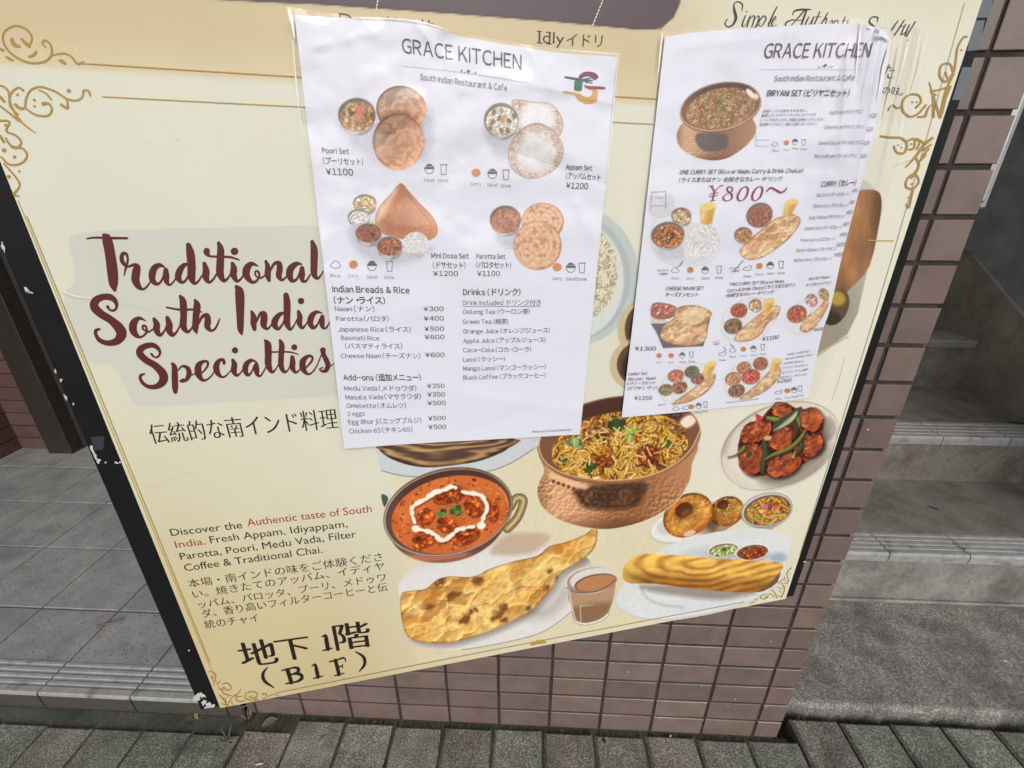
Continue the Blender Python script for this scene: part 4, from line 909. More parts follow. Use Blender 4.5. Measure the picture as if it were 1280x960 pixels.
# ------------------------------------------------------------------ lettering of the poster
MAR = (90, 40, 43)
I = Ink(onsign, 0.00032)
ZA, ZB, ZC, ZD, ZE, ZF = ((100, 280), 8), ((240, 280), 7.111), ((105, 355), 7.111), ((260, 350), 8), ((160, 410), 9.143), ((280, 410), 9.143)
BR = {
 'A': [[(70, 146, 16), (150, 136, 22), (300, 140, 27), (470, 142, 24)], [(240, 112, 40), (268, 150, 96), (300, 300, 103), (325, 480, 108), (335, 600, 88), (347, 660, 36)],
  [(440, 515, 10), (460, 430, 25), (477, 360, 22), (465, 303, 28), (432, 296, 38), (415, 335, 42), (432, 390, 40), (480, 425, 25), (530, 410, 34), (565, 430, 72), (560, 490, 84), (555, 560, 80), (585, 625, 56), (630, 652, 25), (672, 622, 20), (700, 580, 15)],
  [(845, 432, 16), (795, 412, 46), (745, 440, 66), (722, 500, 72), (727, 565, 60), (770, 600, 34), (812, 570, 22), (850, 480, 20)], [(858, 462, 50), (860, 520, 66), (866, 578, 50), (900, 608, 24), (940, 570, 18), (970, 520, 15)],
  [(1080, 400, 26), (1040, 412, 46), (1000, 460, 66), (982, 530, 66), (1010, 580, 38), (1050, 570, 25), (1085, 510, 20)], [(1083, 210, 50), (1103, 290, 82), (1115, 420, 84), (1115, 530, 78), (1142, 592, 36), (1180, 575, 22), (1220, 515, 15)]],
 'B': [[(110, 352, 36), (125, 420, 62), (122, 470, 62), (150, 518, 28), (190, 490, 20), (225, 430, 15)], [(236, 168, 30), (254, 230, 62), (250, 350, 68), (250, 440, 66), (282, 503, 36), (322, 478, 20), (347, 430, 15)],
  [(130, 240, 58), (132, 256, 54), (155, 284, 24), (220, 290, 20), (340, 295, 22), (420, 320, 12)], [(378, 243, 68)], [(360, 352, 36), (372, 400, 60), (368, 450, 60), (400, 508, 30), (440, 480, 18), (465, 430, 15)],
  [(585, 372, 12), (530, 354, 42), (490, 392, 66), (482, 450, 64), (520, 508, 38), (560, 515, 25), (597, 470, 20), (590, 425, 20), (565, 422, 18), (567, 460, 16), (610, 480, 18), (650, 455, 15)],
  [(655, 330, 24), (673, 380, 48), (673, 450, 56), (685, 500, 32)], [(690, 430, 15), (730, 355, 28), (772, 350, 46), (780, 400, 56), (772, 460, 52), (802, 498, 24), (850, 458, 15)],
  [(975, 357, 12), (930, 354, 42), (880, 392, 62), (866, 450, 62), (890, 503, 38), (932, 488, 22), (965, 405, 15)], [(978, 392, 42), (977, 450, 56), (982, 500, 38), (1012, 508, 22), (1050, 450, 15)],
  [(1068, 158, 35), (1085, 230, 64), (1085, 350, 64), (1085, 440, 58), (1115, 483, 28), (1150, 450, 15), (1165, 420, 12)]],
 'C': [[(208, 200, 26), (230, 230, 20), (265, 235, 22), (290, 200, 25), (276, 150, 42), (230, 117, 58), (160, 117, 58), (100, 152, 72), (92, 205, 76), (150, 265, 72), (240, 322, 70), (312, 392, 88), (332, 450, 92), (290, 508, 68), (210, 525, 48), (140, 500, 40), (105, 450, 30), (107, 412, 30), (137, 402, 20)],
  [(545, 327, 10), (490, 304, 34), (442, 345, 66), (436, 410, 68), (470, 460, 42), (510, 470, 20), (555, 430, 22), (550, 380, 20), (525, 370, 20), (525, 400, 18), (570, 425, 18), (615, 400, 15)],
  [(622, 310, 30), (645, 360, 58), (645, 410, 58), (675, 455, 32), (712, 420, 18), (742, 350, 15)], [(740, 300, 36), (757, 360, 60), (757, 410, 60), (786, 455, 34), (826, 420, 18), (862, 350, 15)],
  [(856, 110, 30), (880, 160, 62), (885, 280, 60), (882, 370, 60), (916, 425, 32), (952, 400, 18), (977, 350, 15)], [(985, 142, 22), (1004, 190, 62), (995, 290, 60), (990, 390, 54), (1000, 432, 22)], [(1010, 370, 15), (1050, 292, 28), (1092, 280, 46), (1100, 330, 58), (1097, 380, 52), (1130, 415, 24), (1170, 390, 20), (1205, 310, 13)],
  [(735, 208, 16), (850, 228, 20), (980, 228, 20), (1045, 250, 12)]],
 'D': [[(285, 68, 40), (313, 115, 88), (320, 230, 88), (322, 360, 75), (325, 490, 62), (338, 542, 22)],
  [(436, 316, 28), (455, 370, 60), (455, 430, 62), (465, 490, 42)], [(480, 430, 15), (520, 342, 32), (558, 338, 56), (560, 390, 70), (557, 450, 62), (592, 490, 25), (640, 440, 15)],
  [(760, 327, 26), (712, 348, 46), (672, 400, 64), (666, 450, 62), (700, 490, 33), (740, 450, 20), (765, 392, 18)], [(780, 152, 56), (790, 230, 70), (790, 340, 68), (790, 430, 65), (822, 493, 32), (862, 450, 16), (887, 395, 12)],
  [(930, 210, 66)], [(905, 317, 36), (918, 370, 56), (914, 430, 56), (942, 480, 30), (982, 440, 15), (1002, 395, 12)],
  [(1140, 332, 12), (1085, 320, 36), (1037, 362, 60), (1022, 430, 60), (1052, 478, 38), (1092, 448, 22), (1120, 385, 15)], [(1143, 366, 42), (1140, 420, 56), (1147, 470, 40), (1180, 480, 20), (1215, 420, 12)]],
 'E': [[(268, 297, 28), (290, 325, 22), (330, 335, 24), (365, 290, 28), (345, 237, 42), (290, 198, 58), (210, 203, 68), (142, 243, 78), (138, 300, 82), (210, 370, 78), (310, 430, 80), (395, 520, 98), (402, 600, 98), (340, 662, 68), (250, 673, 48), (180, 640, 40), (140, 580, 35), (147, 540, 33), (185, 525, 20)],
  [(507, 408, 36), (530, 450, 62), (534, 560, 72), (538, 680, 68), (540, 732, 46)], [(575, 480, 18), (620, 437, 26), (678, 457, 48), (697, 520, 62), (670, 588, 43), (620, 613, 25), (600, 605, 25), (640, 580, 16)],
  [(730, 537, 15), (785, 512, 20)], [(850, 510, 20), (905, 440, 24), (908, 388, 28), (860, 384, 38), (806, 430, 72), (804, 520, 78), (842, 588, 43), (890, 595, 25), (950, 550, 18), (982, 500, 14)],
  [(1098, 402, 38), (1088, 364, 34), (1040, 374, 48), (1007, 440, 72), (1022, 510, 63), (1062, 555, 33), (1110, 553, 20), (1172, 488, 14)]],
 'F': [[(125, 255, 73)], [(100, 368, 40), (118, 420, 66), (112, 490, 66), (147, 543, 33), (192, 508, 18), (222, 460, 14)],
  [(370, 387, 12), (310, 370, 42), (257, 412, 62), (242, 480, 66), (272, 538, 38), (312, 508, 22), (345, 425, 16)], [(368, 412, 46), (370, 470, 68), (382, 533, 42), (422, 543, 22), (477, 448, 14)],
  [(470, 142, 30), (500, 190, 78), (505, 300, 78), (507, 420, 76), (547, 503, 38), (592, 468, 18), (622, 415, 14)], [(640, 142, 33), (660, 200, 63), (652, 330, 64), (652, 430, 64), (687, 503, 36), (732, 478, 18), (757, 425, 14)],
  [(545, 275, 20), (700, 272, 20), (780, 280, 18), (848, 302, 12)], [(803, 220, 70)], [(780, 333, 46), (785, 390, 64), (782, 450, 64), (817, 508, 30), (862, 478, 18), (892, 425, 14)],
  [(930, 460, 20), (1000, 382, 26), (1008, 332, 28), (960, 322, 38), (902, 380, 70), (902, 460, 70), (942, 518, 38), (990, 520, 22), (1052, 448, 16), (1112, 308, 14)],
  [(1130, 252, 66), (1137, 300, 52), (1170, 370, 58), (1188, 430, 58), (1160, 488, 48), (1110, 490, 25), (1095, 468, 18), (1130, 452, 16)], [(1200, 450, 14), (1265, 400, 12)]]}
for k, zz in (('A', ZA), ('B', ZB), ('C', ZC), ('D', ZD), ('E', ZE), ('F', ZF)):
    for s in BR[k]: I.stroke(s, MAR, *zz)
I.done('brush_lettering', poster, SORG, M_INK)
I = Ink(onsign, 0.00032); I2 = Ink(onsign, 0.00032); DK = (52, 48, 44); RD = (158, 62, 60)
I.mincho('伝統的な南インド料理', 191, 553.5, 423, 533.5, 19.5, (48, 46, 42), -0.013, 0.45)
T = lambda z_, b, x0, y0, x1, y1, cap, c=DK, off=0.0: I.text(b, z_[0][0]+x0/z_[1], z_[0][1]+y0/z_[1], z_[0][0]+x1/z_[1], z_[0][1]+y1/z_[1], cap/z_[1], c, off)
Z7 = ((180, 500), 3.2)
I.done('subtitle', poster, SORG, M_INK); I = I2
T(Z7, 'Discover the', 110, 544, 395, 513, 29); T(Z7, 'Authentic taste of South', 415, 505, 912, 448, 29, RD)
T(Z7, 'India.', 128, 592, 248, 578, 28, RD); T(Z7, 'Fresh Appam, Idiyappam,', 267, 573, 815, 508, 28)
T(Z7, 'Parotta, Poori, Medu Vada, Filter', 148, 640, 850, 549, 28); T(Z7, 'Coffee & Traditional Chai.', 165, 685, 715, 611, 28)
for b, x0, y0, x1, y1, g in (('本場・南インドの味をご体験くださ', 182, 750, 955, 641, 27), ('い。焼きたてのアッパム、イディヤ', 200, 792, 963, 677, 26), ('ッパム、パロッタ、プーリ、メドゥワ', 222, 833, 968, 722, 25), ('ダ、香り高いフィルターコーヒーと伝', 236, 870, 975, 761, 26), ('統のチャイ', 247, 913, 460, 884, 26)):
    I.mincho(b, 180+x0/3.2, 500+y0/3.2, 180+x1/3.2, 500+y1/3.2, g/3.2, (60, 54, 44), -0.010, 0.16, 2)
I.done('description_text', poster, SORG, M_INK); I = Ink(onsign, 0.00032); BK = (38, 30, 26)
for ch, x0, y0, x1, y1, cap in (('地', 304, 833.5, 348, 826.5, 25), ('下', 349, 825, 389, 819.5, 22), ('階', 421, 811, 464, 805.5, 25)):
    I.mincho(ch, x0, y0, x1, y1, cap, BK, -0.008, 1.15)
Z2 = ((220, 700), 3.2)
for s in ([(583, 308, 4), (598, 303, 12), (602, 325, 17), (608, 356, 17)], [(588, 362, 6), (606, 358, 6), (624, 353, 6)],
          [(368, 428, 3), (348, 455, 12), (355, 485, 13), (392, 511, 4)], [(446, 440, 17), (454, 465, 17), (461, 490, 17)], [(424, 442, 6), (440, 438, 6), (475, 430, 7)], [(440, 495, 6), (460, 491, 6), (475, 488, 7)],
          [(468, 430, 6), (488, 434, 13), (486, 450, 13), (462, 458, 6)], [(470, 456, 6), (498, 458, 13), (503, 474, 14), (485, 486, 9), (468, 489, 6)],
          [(543, 425, 4), (556, 419, 10), (562, 440, 15), (568, 468, 15)], [(551, 474, 5), (568, 470, 5), (586, 464, 5)],
          [(638, 402, 15), (645, 430, 15), (652, 458, 15)], [(615, 407, 6), (640, 401, 6), (672, 392, 7), (678, 406, 4)], [(645, 429, 5), (664, 424, 5), (666, 418, 4)], [(664, 424, 5), (667, 432, 4)], [(634, 463, 5), (652, 459, 5), (672, 453, 5)],
          [(718, 367, 4), (750, 388, 12), (754, 418, 12), (733, 446, 4)]):
    I.stroke(s, BK, *Z2)
I.done('floor_notice', poster, SORG, M_INK); I = Ink(onsign, 0.00032); SM = (66, 62, 56); Z9 = ((890, 0), 4.923)
for s in ([(185, 65, 6), (186, 25, 12), (155, 10, 9), (135, 30, 11), (140, 70, 22), (148, 110, 24), (130, 150, 17), (100, 165, 10), (80, 145, 10), (95, 118, 8)], [(206, 95, 10), (186, 155, 13), (205, 155, 5), (228, 110, 4)], [(213, 70, 12)],
          [(236, 98, 12), (215, 165, 12)], [(222, 130, 4), (252, 98, 8), (262, 108, 12), (245, 165, 11)], [(252, 130, 4), (282, 98, 8), (290, 112, 12), (276, 158, 10), (298, 142, 4)], [(312, 100, 11), (252, 186, 13)], [(290, 125, 5), (322, 98, 9), (332, 118, 12), (306, 160, 8), (290, 155, 5)],
          [(400, 42, 11), (350, 148, 14), (363, 164, 6), (382, 140, 4)], [(366, 142, 5), (394, 112, 8), (386, 104, 9), (367, 138, 12), (374, 163, 9), (398, 148, 4)], [(399, 164, 12)],
          [(455, 165, 14), (456, 140, 14), (490, 122, 9), (520, 125, 5)], [(480, 165, 6), (530, 110, 11), (572, 60, 13)], [(497, 92, 6), (510, 66, 13), (555, 58, 15), (606, 58, 9)], [(582, 64, 15), (546, 165, 16)], [(520, 125, 5), (566, 122, 5)],
          [(596, 105, 11), (574, 155, 12), (600, 146, 5), (626, 105, 9)], [(626, 105, 11), (608, 160, 12)], [(664, 72, 10), (626, 160, 12)], [(634, 104, 5), (672, 101, 5)], [(714, 78, 9), (666, 160, 13)], [(684, 132, 5), (708, 110, 9), (696, 158, 12)], [(720, 140, 5), (742, 122, 8), (736, 160, 10)], [(758, 125, 9), (742, 165, 10)], [(748, 138, 4), (776, 124, 8), (770, 165, 10)], [(820, 105, 9), (796, 165, 11)], [(800, 126, 4), (832, 124, 4)], [(838, 130, 9), (822, 170, 10)], [(846, 118, 8)], [(875, 150, 8), (860, 152, 9), (850, 170, 10)],
          [(1018, 135, 6), (1020, 108, 10), (985, 105, 9), (970, 135, 14), (1000, 165, 15), (1015, 195, 10)], [(1045, 170, 8), (1030, 200, 10), (1050, 200, 6)], [(1145, 128, 9), (1105, 185, 11)], [(1184, 124, 10), (1125, 215, 13)], [(1150, 168, 5), (1192, 158, 5)], [(1192, 150, 10), (1165, 212, 11), (1195, 195, 5)], [(1216, 152, 9), (1188, 218, 11)], [(1252, 134, 10), (1198, 222, 12)], [(1206, 246, 11)]):
    I.stroke([(a, b, c*.72) for a, b, c in s], SM, *Z9)
I.done('slogan', poster, SORG, M_INK); I = Ink(onsign, 0.00032)
I.text('た', 1102, 97, 1116, 98, 15, (88, 82, 70)); I.text('の味。', 1102, 117, 1128, 119, 8.5, (74, 68, 58))
I.done('slogan', poster, SORG, M_INK); I = Ink(onsign, 0.00032)
I.text('Dosa', 425, 31, 478, 35, 15, (92, 80, 60)); I.text('ドーサ', 485, 35, 542, 40, 13, (92, 80, 60))
I.done('dish_name', poster, SORG, M_INK); I = Ink(onsign, 0.00032)
for dx in (0, .5):
    I.text('Idly', 673+dx, 53, 704.5+dx, 55.5, 14.5, (66, 56, 42), -0.012); I.text('イドリ', 708+dx, 56.5, 752+dx, 58.5, 13, (66, 56, 42), -0.012)
for x, y in ((673.5, 53.3), (685, 54.5)): I.stroke([(x-2, y, 1.0), (x+4.5, y+.4, 1.0)], (66, 56, 42)); I.stroke([(x-2, y-14.5, 1.0), (x+3.5, y-14.2, 1.0)], (66, 56, 42))
I.done('dish_name', poster, SORG, M_INK)
for x0, y0, x1, y1 in ((473, -4, 470, 14), (756, -6, 740, 34)):
    n = int(abs(y1-y0)/4.6)+1; I = Ink(onsign, 0.00030)
    for k in range(n):
        t = k/n; I.stroke([(x0+(x1-x0)*t, y0+(y1-y0)*t, 1.5), (x0+(x1-x0)*(t+.55/n), y0+(y1-y0)*(t+.55/n), 1.5)], (214, 208, 200))
    I.done('printed_chain', poster, SORG, M_INK)
# gold scrollwork and rules
GO = (168, 136, 70); I = Ink(onsign, 0.00028); I.wk = .78
Z = ((0, 20), 4.174)
for s in ([(150, 160, 12), (165, 110, 14), (130, 65, 14), (70, 52, 13), (17, 90, 13), (22, 150, 14), (70, 205, 15), (150, 243, 15), (230, 238, 15), (268, 200, 15), (263, 150, 14), (235, 127, 14), (220, 142, 12), (240, 165, 9)], [(270, 205, 10), (330, 195, 12), (372, 212, 12), (402, 248, 15), (435, 240, 14)], [(310, 230, 14), (328, 240, 26), (340, 248, 14)], [(30, 212, 12), (48, 222, 20), (70, 232, 10)], [(0, 172, 18), (15, 178, 18)], [(60, 120, 22), (72, 148, 28), (100, 158, 16)], [(112, 120, 16), (140, 148, 24), (155, 162, 10)], [(150, 212, 12), (175, 202, 20), (190, 182, 10)],
          [(-20, 365, 14), (10, 365, 14), (42, 392, 14), (52, 450, 14), (85, 520, 16), (130, 570, 12), (185, 610, 6)], [(120, 387, 16), (92, 374, 14), (54, 410, 14), (52, 470, 12), (92, 512, 14)], [(0, 470, 12), (40, 500, 14), (95, 545, 16)], [(0, 420, 18), (20, 445, 20)], [(80, 462, 20), (100, 480, 22), (130, 482, 12)], [(130, 480, 12), (185, 515, 14), (248, 520, 14), (270, 487, 14), (252, 457, 16), (225, 458, 26)], [(130, 480, 14), (136, 430, 14), (162, 385, 14), (215, 370, 14), (290, 395, 14), (350, 433, 14), (400, 440, 13), (430, 420, 13), (435, 390, 13), (460, 390, 13), (470, 415, 12)], [(348, 435, 12), (352, 480, 17), (318, 462, 18)], [(200, 385, 8), (240, 405, 12), (266, 435, 12)], [(358, 390, 28)], [(90, 410, 18)], [(178, 438, 20)], [(180, 470, 16)],
          [(0, 545, 14), (48, 552, 14), (32, 600, 14), (80, 622, 14), (110, 660, 14), (80, 690, 14), (42, 660, 14), (30, 635, 10)], [(60, 682, 20), (118, 692, 14), (140, 730, 14), (110, 768, 14), (50, 775, 14), (5, 735, 12)], [(20, 770, 12), (88, 850, 12), (100, 890, 12), (72, 930, 16), (100, 940, 8)], [(20, 700, 30)], [(75, 735, 22)], [(45, 838, 26)], [(100, 810, 16)], [(30, 570, 20)], [(0, 625, 18), (18, 655, 18)]): I.stroke(s, GO, *Z)
I.wk = .95; Z = ((1120, 0), 3.2); G2 = (166, 134, 78)
for s in ([(284, 147, 8), (270, 150, 9), (247, 190, 9), (240, 240, 9), (230, 290, 10), (200, 326, 10), (176, 305, 10), (182, 262, 9), (215, 255, 9), (228, 285, 9)], [(262, 200, 9)], [(232, 295, 9), (205, 350, 10), (190, 400, 10), (178, 468, 12)], [(176, 468, 12), (158, 410, 10), (134, 330, 5)], [(150, 466, 13), (150, 410, 11), (146, 380, 6)], [(118, 464, 12), (128, 436, 9), (140, 420, 5)], [(184, 452, 12), (198, 395, 11), (208, 370, 6)], [(196, 400, 10), (216, 350, 10)], [(160, 380, 8), (140, 365, 8), (170, 360, 8), (220, 345, 8)], [(90, 468, 10), (112, 466, 9)], [(200, 290, 8), (205, 310, 8)],
          [(92, 418, 9), (78, 432, 10), (100, 408, 9), (92, 382, 9), (58, 378, 9), (28, 402, 9), (28, 442, 10), (55, 466, 10), (88, 455, 9), (120, 420, 9)], [(66, 408, 8)], [(84, 408, 8)], [(24, 425, 9), (5, 432, 9), (-15, 420, 8), (-30, 440, 8)],
          [(-60, 545, 9), (-20, 550, 10), (20, 552, 10), (44, 575, 10), (34, 610, 10), (5, 610, 9), (-8, 585, 9)], [(10, 580, 8)], [(22, 590, 8)], [(50, 562, 9), (74, 556, 9), (72, 592, 9), (52, 598, 8)], [(62, 576, 8)], [(84, 556, 12), (110, 570, 10)], [(146, 552, 11), (112, 580, 13), (80, 625, 11), (40, 668, 6)], [(140, 578, 8), (112, 600, 11)], [(84, 596, 8), (100, 562, 9)], [(132, 596, 7), (108, 622, 10)], [(120, 620, 7), (96, 645, 10)], [(80, 630, 9), (92, 660, 11), (78, 690, 10), (48, 712, 9), (40, 745, 9), (66, 755, 9), (92, 728, 9), (80, 700, 8), (62, 712, 8)], [(64, 735, 8)], [(70, 755, 8), (62, 790, 8), (52, 830, 9), (42, 818, 7)], [(50, 790, 7)]): I.stroke(s, G2, *Z)
I.wk = .85; Z = ((240, 820), 9.143); G3 = (160, 126, 56)
for s in ([(190, 180, 12), (238, 186, 13), (272, 232, 13), (256, 290, 13), (250, 340, 11)], [(222, 235, 20), (240, 285, 12)], [(320, 290, 15), (290, 322, 13)], [(350, 322, 13), (400, 312, 14), (444, 350, 14), (430, 390, 13), (385, 385, 13), (362, 355, 18)], [(300, 378, 12), (340, 392, 16), (362, 430, 14), (400, 445, 14), (455, 455, 8)], [(340, 390, 18), (365, 360, 20)], [(310, 445, 13), (360, 500, 14), (400, 575, 12)], [(355, 480, 13), (395, 530, 14)], [(340, 545, 10), (375, 560, 14)], [(400, 580, 14), (440, 500, 14), (480, 455, 13), (530, 430, 12), (556, 378, 8)], [(420, 460, 8), (360, 510, 10)], [(490, 442, 13), (522, 470, 12), (570, 462, 9)], [(490, 470, 12), (520, 515, 14), (575, 520, 13), (615, 500, 11)], [(450, 520, 11), (462, 556, 12)], [(740, 482, 12), (680, 510, 13), (615, 485, 13), (610, 435, 13), (680, 410, 13), (742, 430, 13), (735, 466, 12), (690, 482, 14), (650, 465, 13)], [(690, 455, 14)], [(720, 510, 11), (760, 500, 11)], [(800, 492, 9), (850, 472, 12), (842, 434, 12), (805, 432, 11), (822, 452, 9)], [(870, 465, 9), (930, 440, 9), (980, 452, 9), (994, 464, 12)], [(560, 590, 8), (620, 570, 8)]): I.stroke(s, G3, *Z)
Z = ((930, 690), 13.71); G4 = (150, 138, 76)
for s in ([(820, 268, 16), (790, 290, 15), (742, 360, 16), (750, 430, 17), (766, 480, 17), (732, 548, 17), (690, 530, 15)], [(800, 285, 14)], [(700, 430, 15), (690, 462, 15), (622, 500, 15), (590, 545, 14)], [(645, 530, 22), (690, 615, 24), (684, 690, 20), (640, 775, 22)], [(570, 600, 12), (612, 610, 16), (650, 640, 14)], [(595, 650, 12), (640, 690, 18)], [(470, 640, 16), (530, 700, 20), (565, 790, 18)], [(580, 740, 12), (620, 770, 18)], [(520, 780, 16), (470, 722, 15), (420, 740, 15)], [(420, 772, 16), (340, 810, 17), (282, 790, 17), (302, 742, 15), (378, 732, 15), (400, 765, 15)], [(310, 780, 15)], [(240, 800, 13), (195, 820, 15), (215, 842, 12)], [(180, 862, 14), (90, 882, 13)], [(711, 490, 26)], [(790, 370, 22)], [(372, 775, 24)], [(706, 592, 22)], [(150, 850, 14)], [(350, 770, 14)]): I.stroke(s, G4, *Z)
for P, w_, c in (([(103, 79, 0), (230, 87, 0), (400, 97.5, 0)], 1.7, (190, 150, 84)), ([(128, 120.6, 0), (250, 127, 0), (400, 134.6, 0)], 1.4, (186, 150, 80)), ([(740, 118.5, 0), (790, 121.6, 0), (840, 124.6, 0)], 1.8, (190, 150, 90)), ([(740, 151, 0), (790, 153.7, 0), (850, 156.7, 0)], 1.4, (190, 152, 90)), ([(1085, 300.3, 0), (1100, 300.6, 0), (1117, 301, 0)], 1.6, (190, 160, 96)),
                 ([(33, 270, 0), (156, 570, 0), (262, 828, 0)], 1.3, (176, 150, 82)), ([(22, 250, 0), (151, 566, 0), (274, 862, 0)], 1.0, (196, 170, 84)), ([(345, 866.5, 0), (600, 815.8, 0), (930, 752.6, 0)], 0.8, (138, 118, 78)), ([(1206, 4, 0), (1110, 340, 0), (1000, 694, 0)], 0.7, (150, 140, 112))):
    I.stroke([(x, y, w_) for x, y, _ in P], c)
for P in ([(664, 806, 3), (672, 803.5, 4.5), (682, 803, 3)], [(668, 806, 2), (672, 800.5, 2)], [(674, 805, 2), (677, 800, 2)]): I.stroke(P, (186, 146, 52))
I.done('gold_scrollwork', poster, SORG, M_INK)
# ------------------------------------------------------------------ menu sheets in clear sleeves, taped over the poster
def coons(Lft, Rgt, Top, Bot, nu, nv):
    # grid of points between four boundary lines given in order left-to-right, top-to-bottom
    def rs(P, n):
        P = np.asarray(P, float); Q = spline(P, 10, False) if len(P) > 2 else P
        L = np.concatenate([[0], np.cumsum(np.hypot(*np.diff(Q, axis=0).T))]); t = np.linspace(0, L[-1], n)
        return np.stack([np.interp(t, L, Q[:, 0]), np.interp(t, L, Q[:, 1])], 1)
    l, r, t, b = rs(Lft, nv), rs(Rgt, nv), rs(Top, nu), rs(Bot, nu)
    u = np.linspace(0, 1, nu)[None, :, None]; v = np.linspace(0, 1, nv)[:, None, None]
    return (l[:, None]*(1-u)+r[:, None]*u) + (t[None]*(1-v)+b[None]*v) - ((l[0]*(1-u)+r[0]*u)*(1-v)+(l[-1]*(1-u)+r[-1]*u)*v)
def sheetmesh(name, G, surf, eps, mat, parent, org, colf=None, thick=0.0):
    nv, nu = G.shape[:2]; px, py = G[..., 0].ravel(), G[..., 1].ravel()
    V = surf(px, py, eps); I_ = np.arange(nu*nv).reshape(nv, nu)
    F = np.stack([I_[1:, :-1], I_[1:, 1:], I_[:-1, 1:], I_[:-1, :-1]], -1).reshape(-1, 4)
    a = Acc(); a.add(V, F, colf(px, py) if colf else None)
    if thick:
        ring_ = np.concatenate([I_[0, :-1], I_[:-1, -1], I_[-1, :0:-1], I_[:0:-1, 0]])
        E0 = V[ring_]; n = len(ring_)
        a.add(np.concatenate([E0, E0-thick*SN]), [(i, (i+1) % n, (i+1) % n+n, i+n) for i in range(n)], 0.6)
    return mkobj(name, a, mat, parent, org, smooth=True)
def paper_bg(X, Y):
    c = np.empty(np.shape(X)+(3,)); c[:] = (222, 222, 232); return c
def crease(x, y, A, B, w_, h):
    # a fold line pressed into the sheet between two points
    A = np.array(A, float); B = np.array(B, float); e = B-A; L = np.hypot(*e); n = np.array((-e[1], e[0]))/L
    u = ((x-A[0])*e[0]+(y-A[1])*e[1])/L; v = (x-A[0])*n[0]+(y-A[1])*n[1]
    return h*np.exp(-np.abs(v)/w_)*sst(-12, 6, u)*sst(L+12, L-6, u)
M_GLINT = mat_plain('painted_film_glint', (0.92, 0.92, 0.93), 0.2, 0.7, grain=.03)  # near-white colour for the glints painted on the sleeves
# ---- the left sheet
def off1(x, y):
    d = 0.0030 + 0.0030*sst(250, 20, y) + 0.0045*sst(475, 395, x-(y-300)*.15)*sst(180, 360, y)
    d = d + (fbm(x, y, 70, 3, 201)-.5)*0.0038*sst(560, 100, y) + (fbm(x, y, 32, 2, 202)-.5)*0.0018*sst(420, 40, y)+(fbm(x*.6, y*1.4, 90, 2, 203)-.5)*0.0030
    for q in (((520, 30), (560, 75), 5, .0010), ((560, 32), (545, 110), 5, -.0009), ((600, 90), (770, 130), 7, .0008), ((660, 60), (690, 110), 5, .0011), ((640, 190), (760, 230), 9, -.0008), ((400, 290), (410, 380), 8, .0009), ((500, 480), (730, 515), 12, .0010), ((700, 500), (560, 550), 14, -.0008), ((720, 250), (755, 330), 8, .0009), ((390, 60), (470, 40), 8, .0009)): d = d+crease(x, y, *q)
    return np.maximum(d, 0.0012)
surf1 = lambda x, y, e=0.0: onsign(x, y, off1(x, y)+e)
q = onsign(np.array(578.), np.array(552.)); O1 = q
m1 = thing('menu_sheet', O1, 'creased white menu sheet with poori, appam, dosa and drinks, taped left on the poster', 'menu', 'menu sheets taped on the poster')
G1 = coons([(368, 18), (388, 190), (411, 390), (430, 561)], [(772, 71), (757, 230), (741, 390), (725, 543)], [(368, 18), (440, 23), (500, 25), (535, 31), (570, 44), (660, 60), (700, 66), (772, 71)], [(430, 561), (520, 554.5), (620, 549), (725, 543)], 130, 160)
paper1 = sheetmesh('paper', G1, surf1, 0.0, M_PAPER, m1, O1, lambda x, y: lin(paper_bg(x, y))*ALB, 0.0004)
Gs = coons([(358, 8), (382, 190), (409, 390), (429.5, 562.5)], [(776, 66), (759.5, 230), (742.5, 390), (725.8, 544.5)], [(358, 8), (440, 20), (500, 22), (535, 28), (570, 40), (660, 56), (700, 61), (776, 66)], [(429.5, 562.5), (520, 556), (620, 550.5), (725.8, 544.5)], 80, 110)
sheetmesh('plastic_sleeve', Gs, lambda x, y, e=0: onsign(x, y, off1(x, y)+0.0012+(fbm(x, y, 26, 2, 240)-.5)*0.0008), 0, M_FILM, m1, O1)
surfl = lambda x, y, e=0.0: onsign(x, y, off1(x, y)+0.0012+(fbm(x, y, 26, 2, 240)-.5)*0.0008+e)
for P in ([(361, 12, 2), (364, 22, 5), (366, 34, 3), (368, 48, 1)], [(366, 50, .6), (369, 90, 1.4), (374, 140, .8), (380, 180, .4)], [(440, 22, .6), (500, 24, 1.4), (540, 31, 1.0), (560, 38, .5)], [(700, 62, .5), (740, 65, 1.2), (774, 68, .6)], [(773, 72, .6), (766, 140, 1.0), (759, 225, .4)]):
    J_ = Ink(surfl, 0.0004); J_.stroke(P, (250, 250, 250)); J_.done('film_glint', m1, O1, M_GLINT)  # highlights of the left sleeve, painted as flat pale strokes
def pap(A, name, eps, par, org, surf): return build_art(A, name, par, org, surf, eps, M_PAPER)
def wash(A, k=0.14):
    A.c = A.c*(.95+.10*fbm(A.X, A.Y, 1.8, 2, 902))[..., None]**np.where(A.cov > .5, 1, 0)[..., None]
    # colours of the home-printed sheets are weaker than the poster's
    A.c = A.c*(1-k*.5)+np.array((214, 206, 212))*k*.5; g = A.c.mean(-1, keepdims=True); A.c = A.c*(1-k*.35)+g*k*.35
STL = (150, 146, 142)
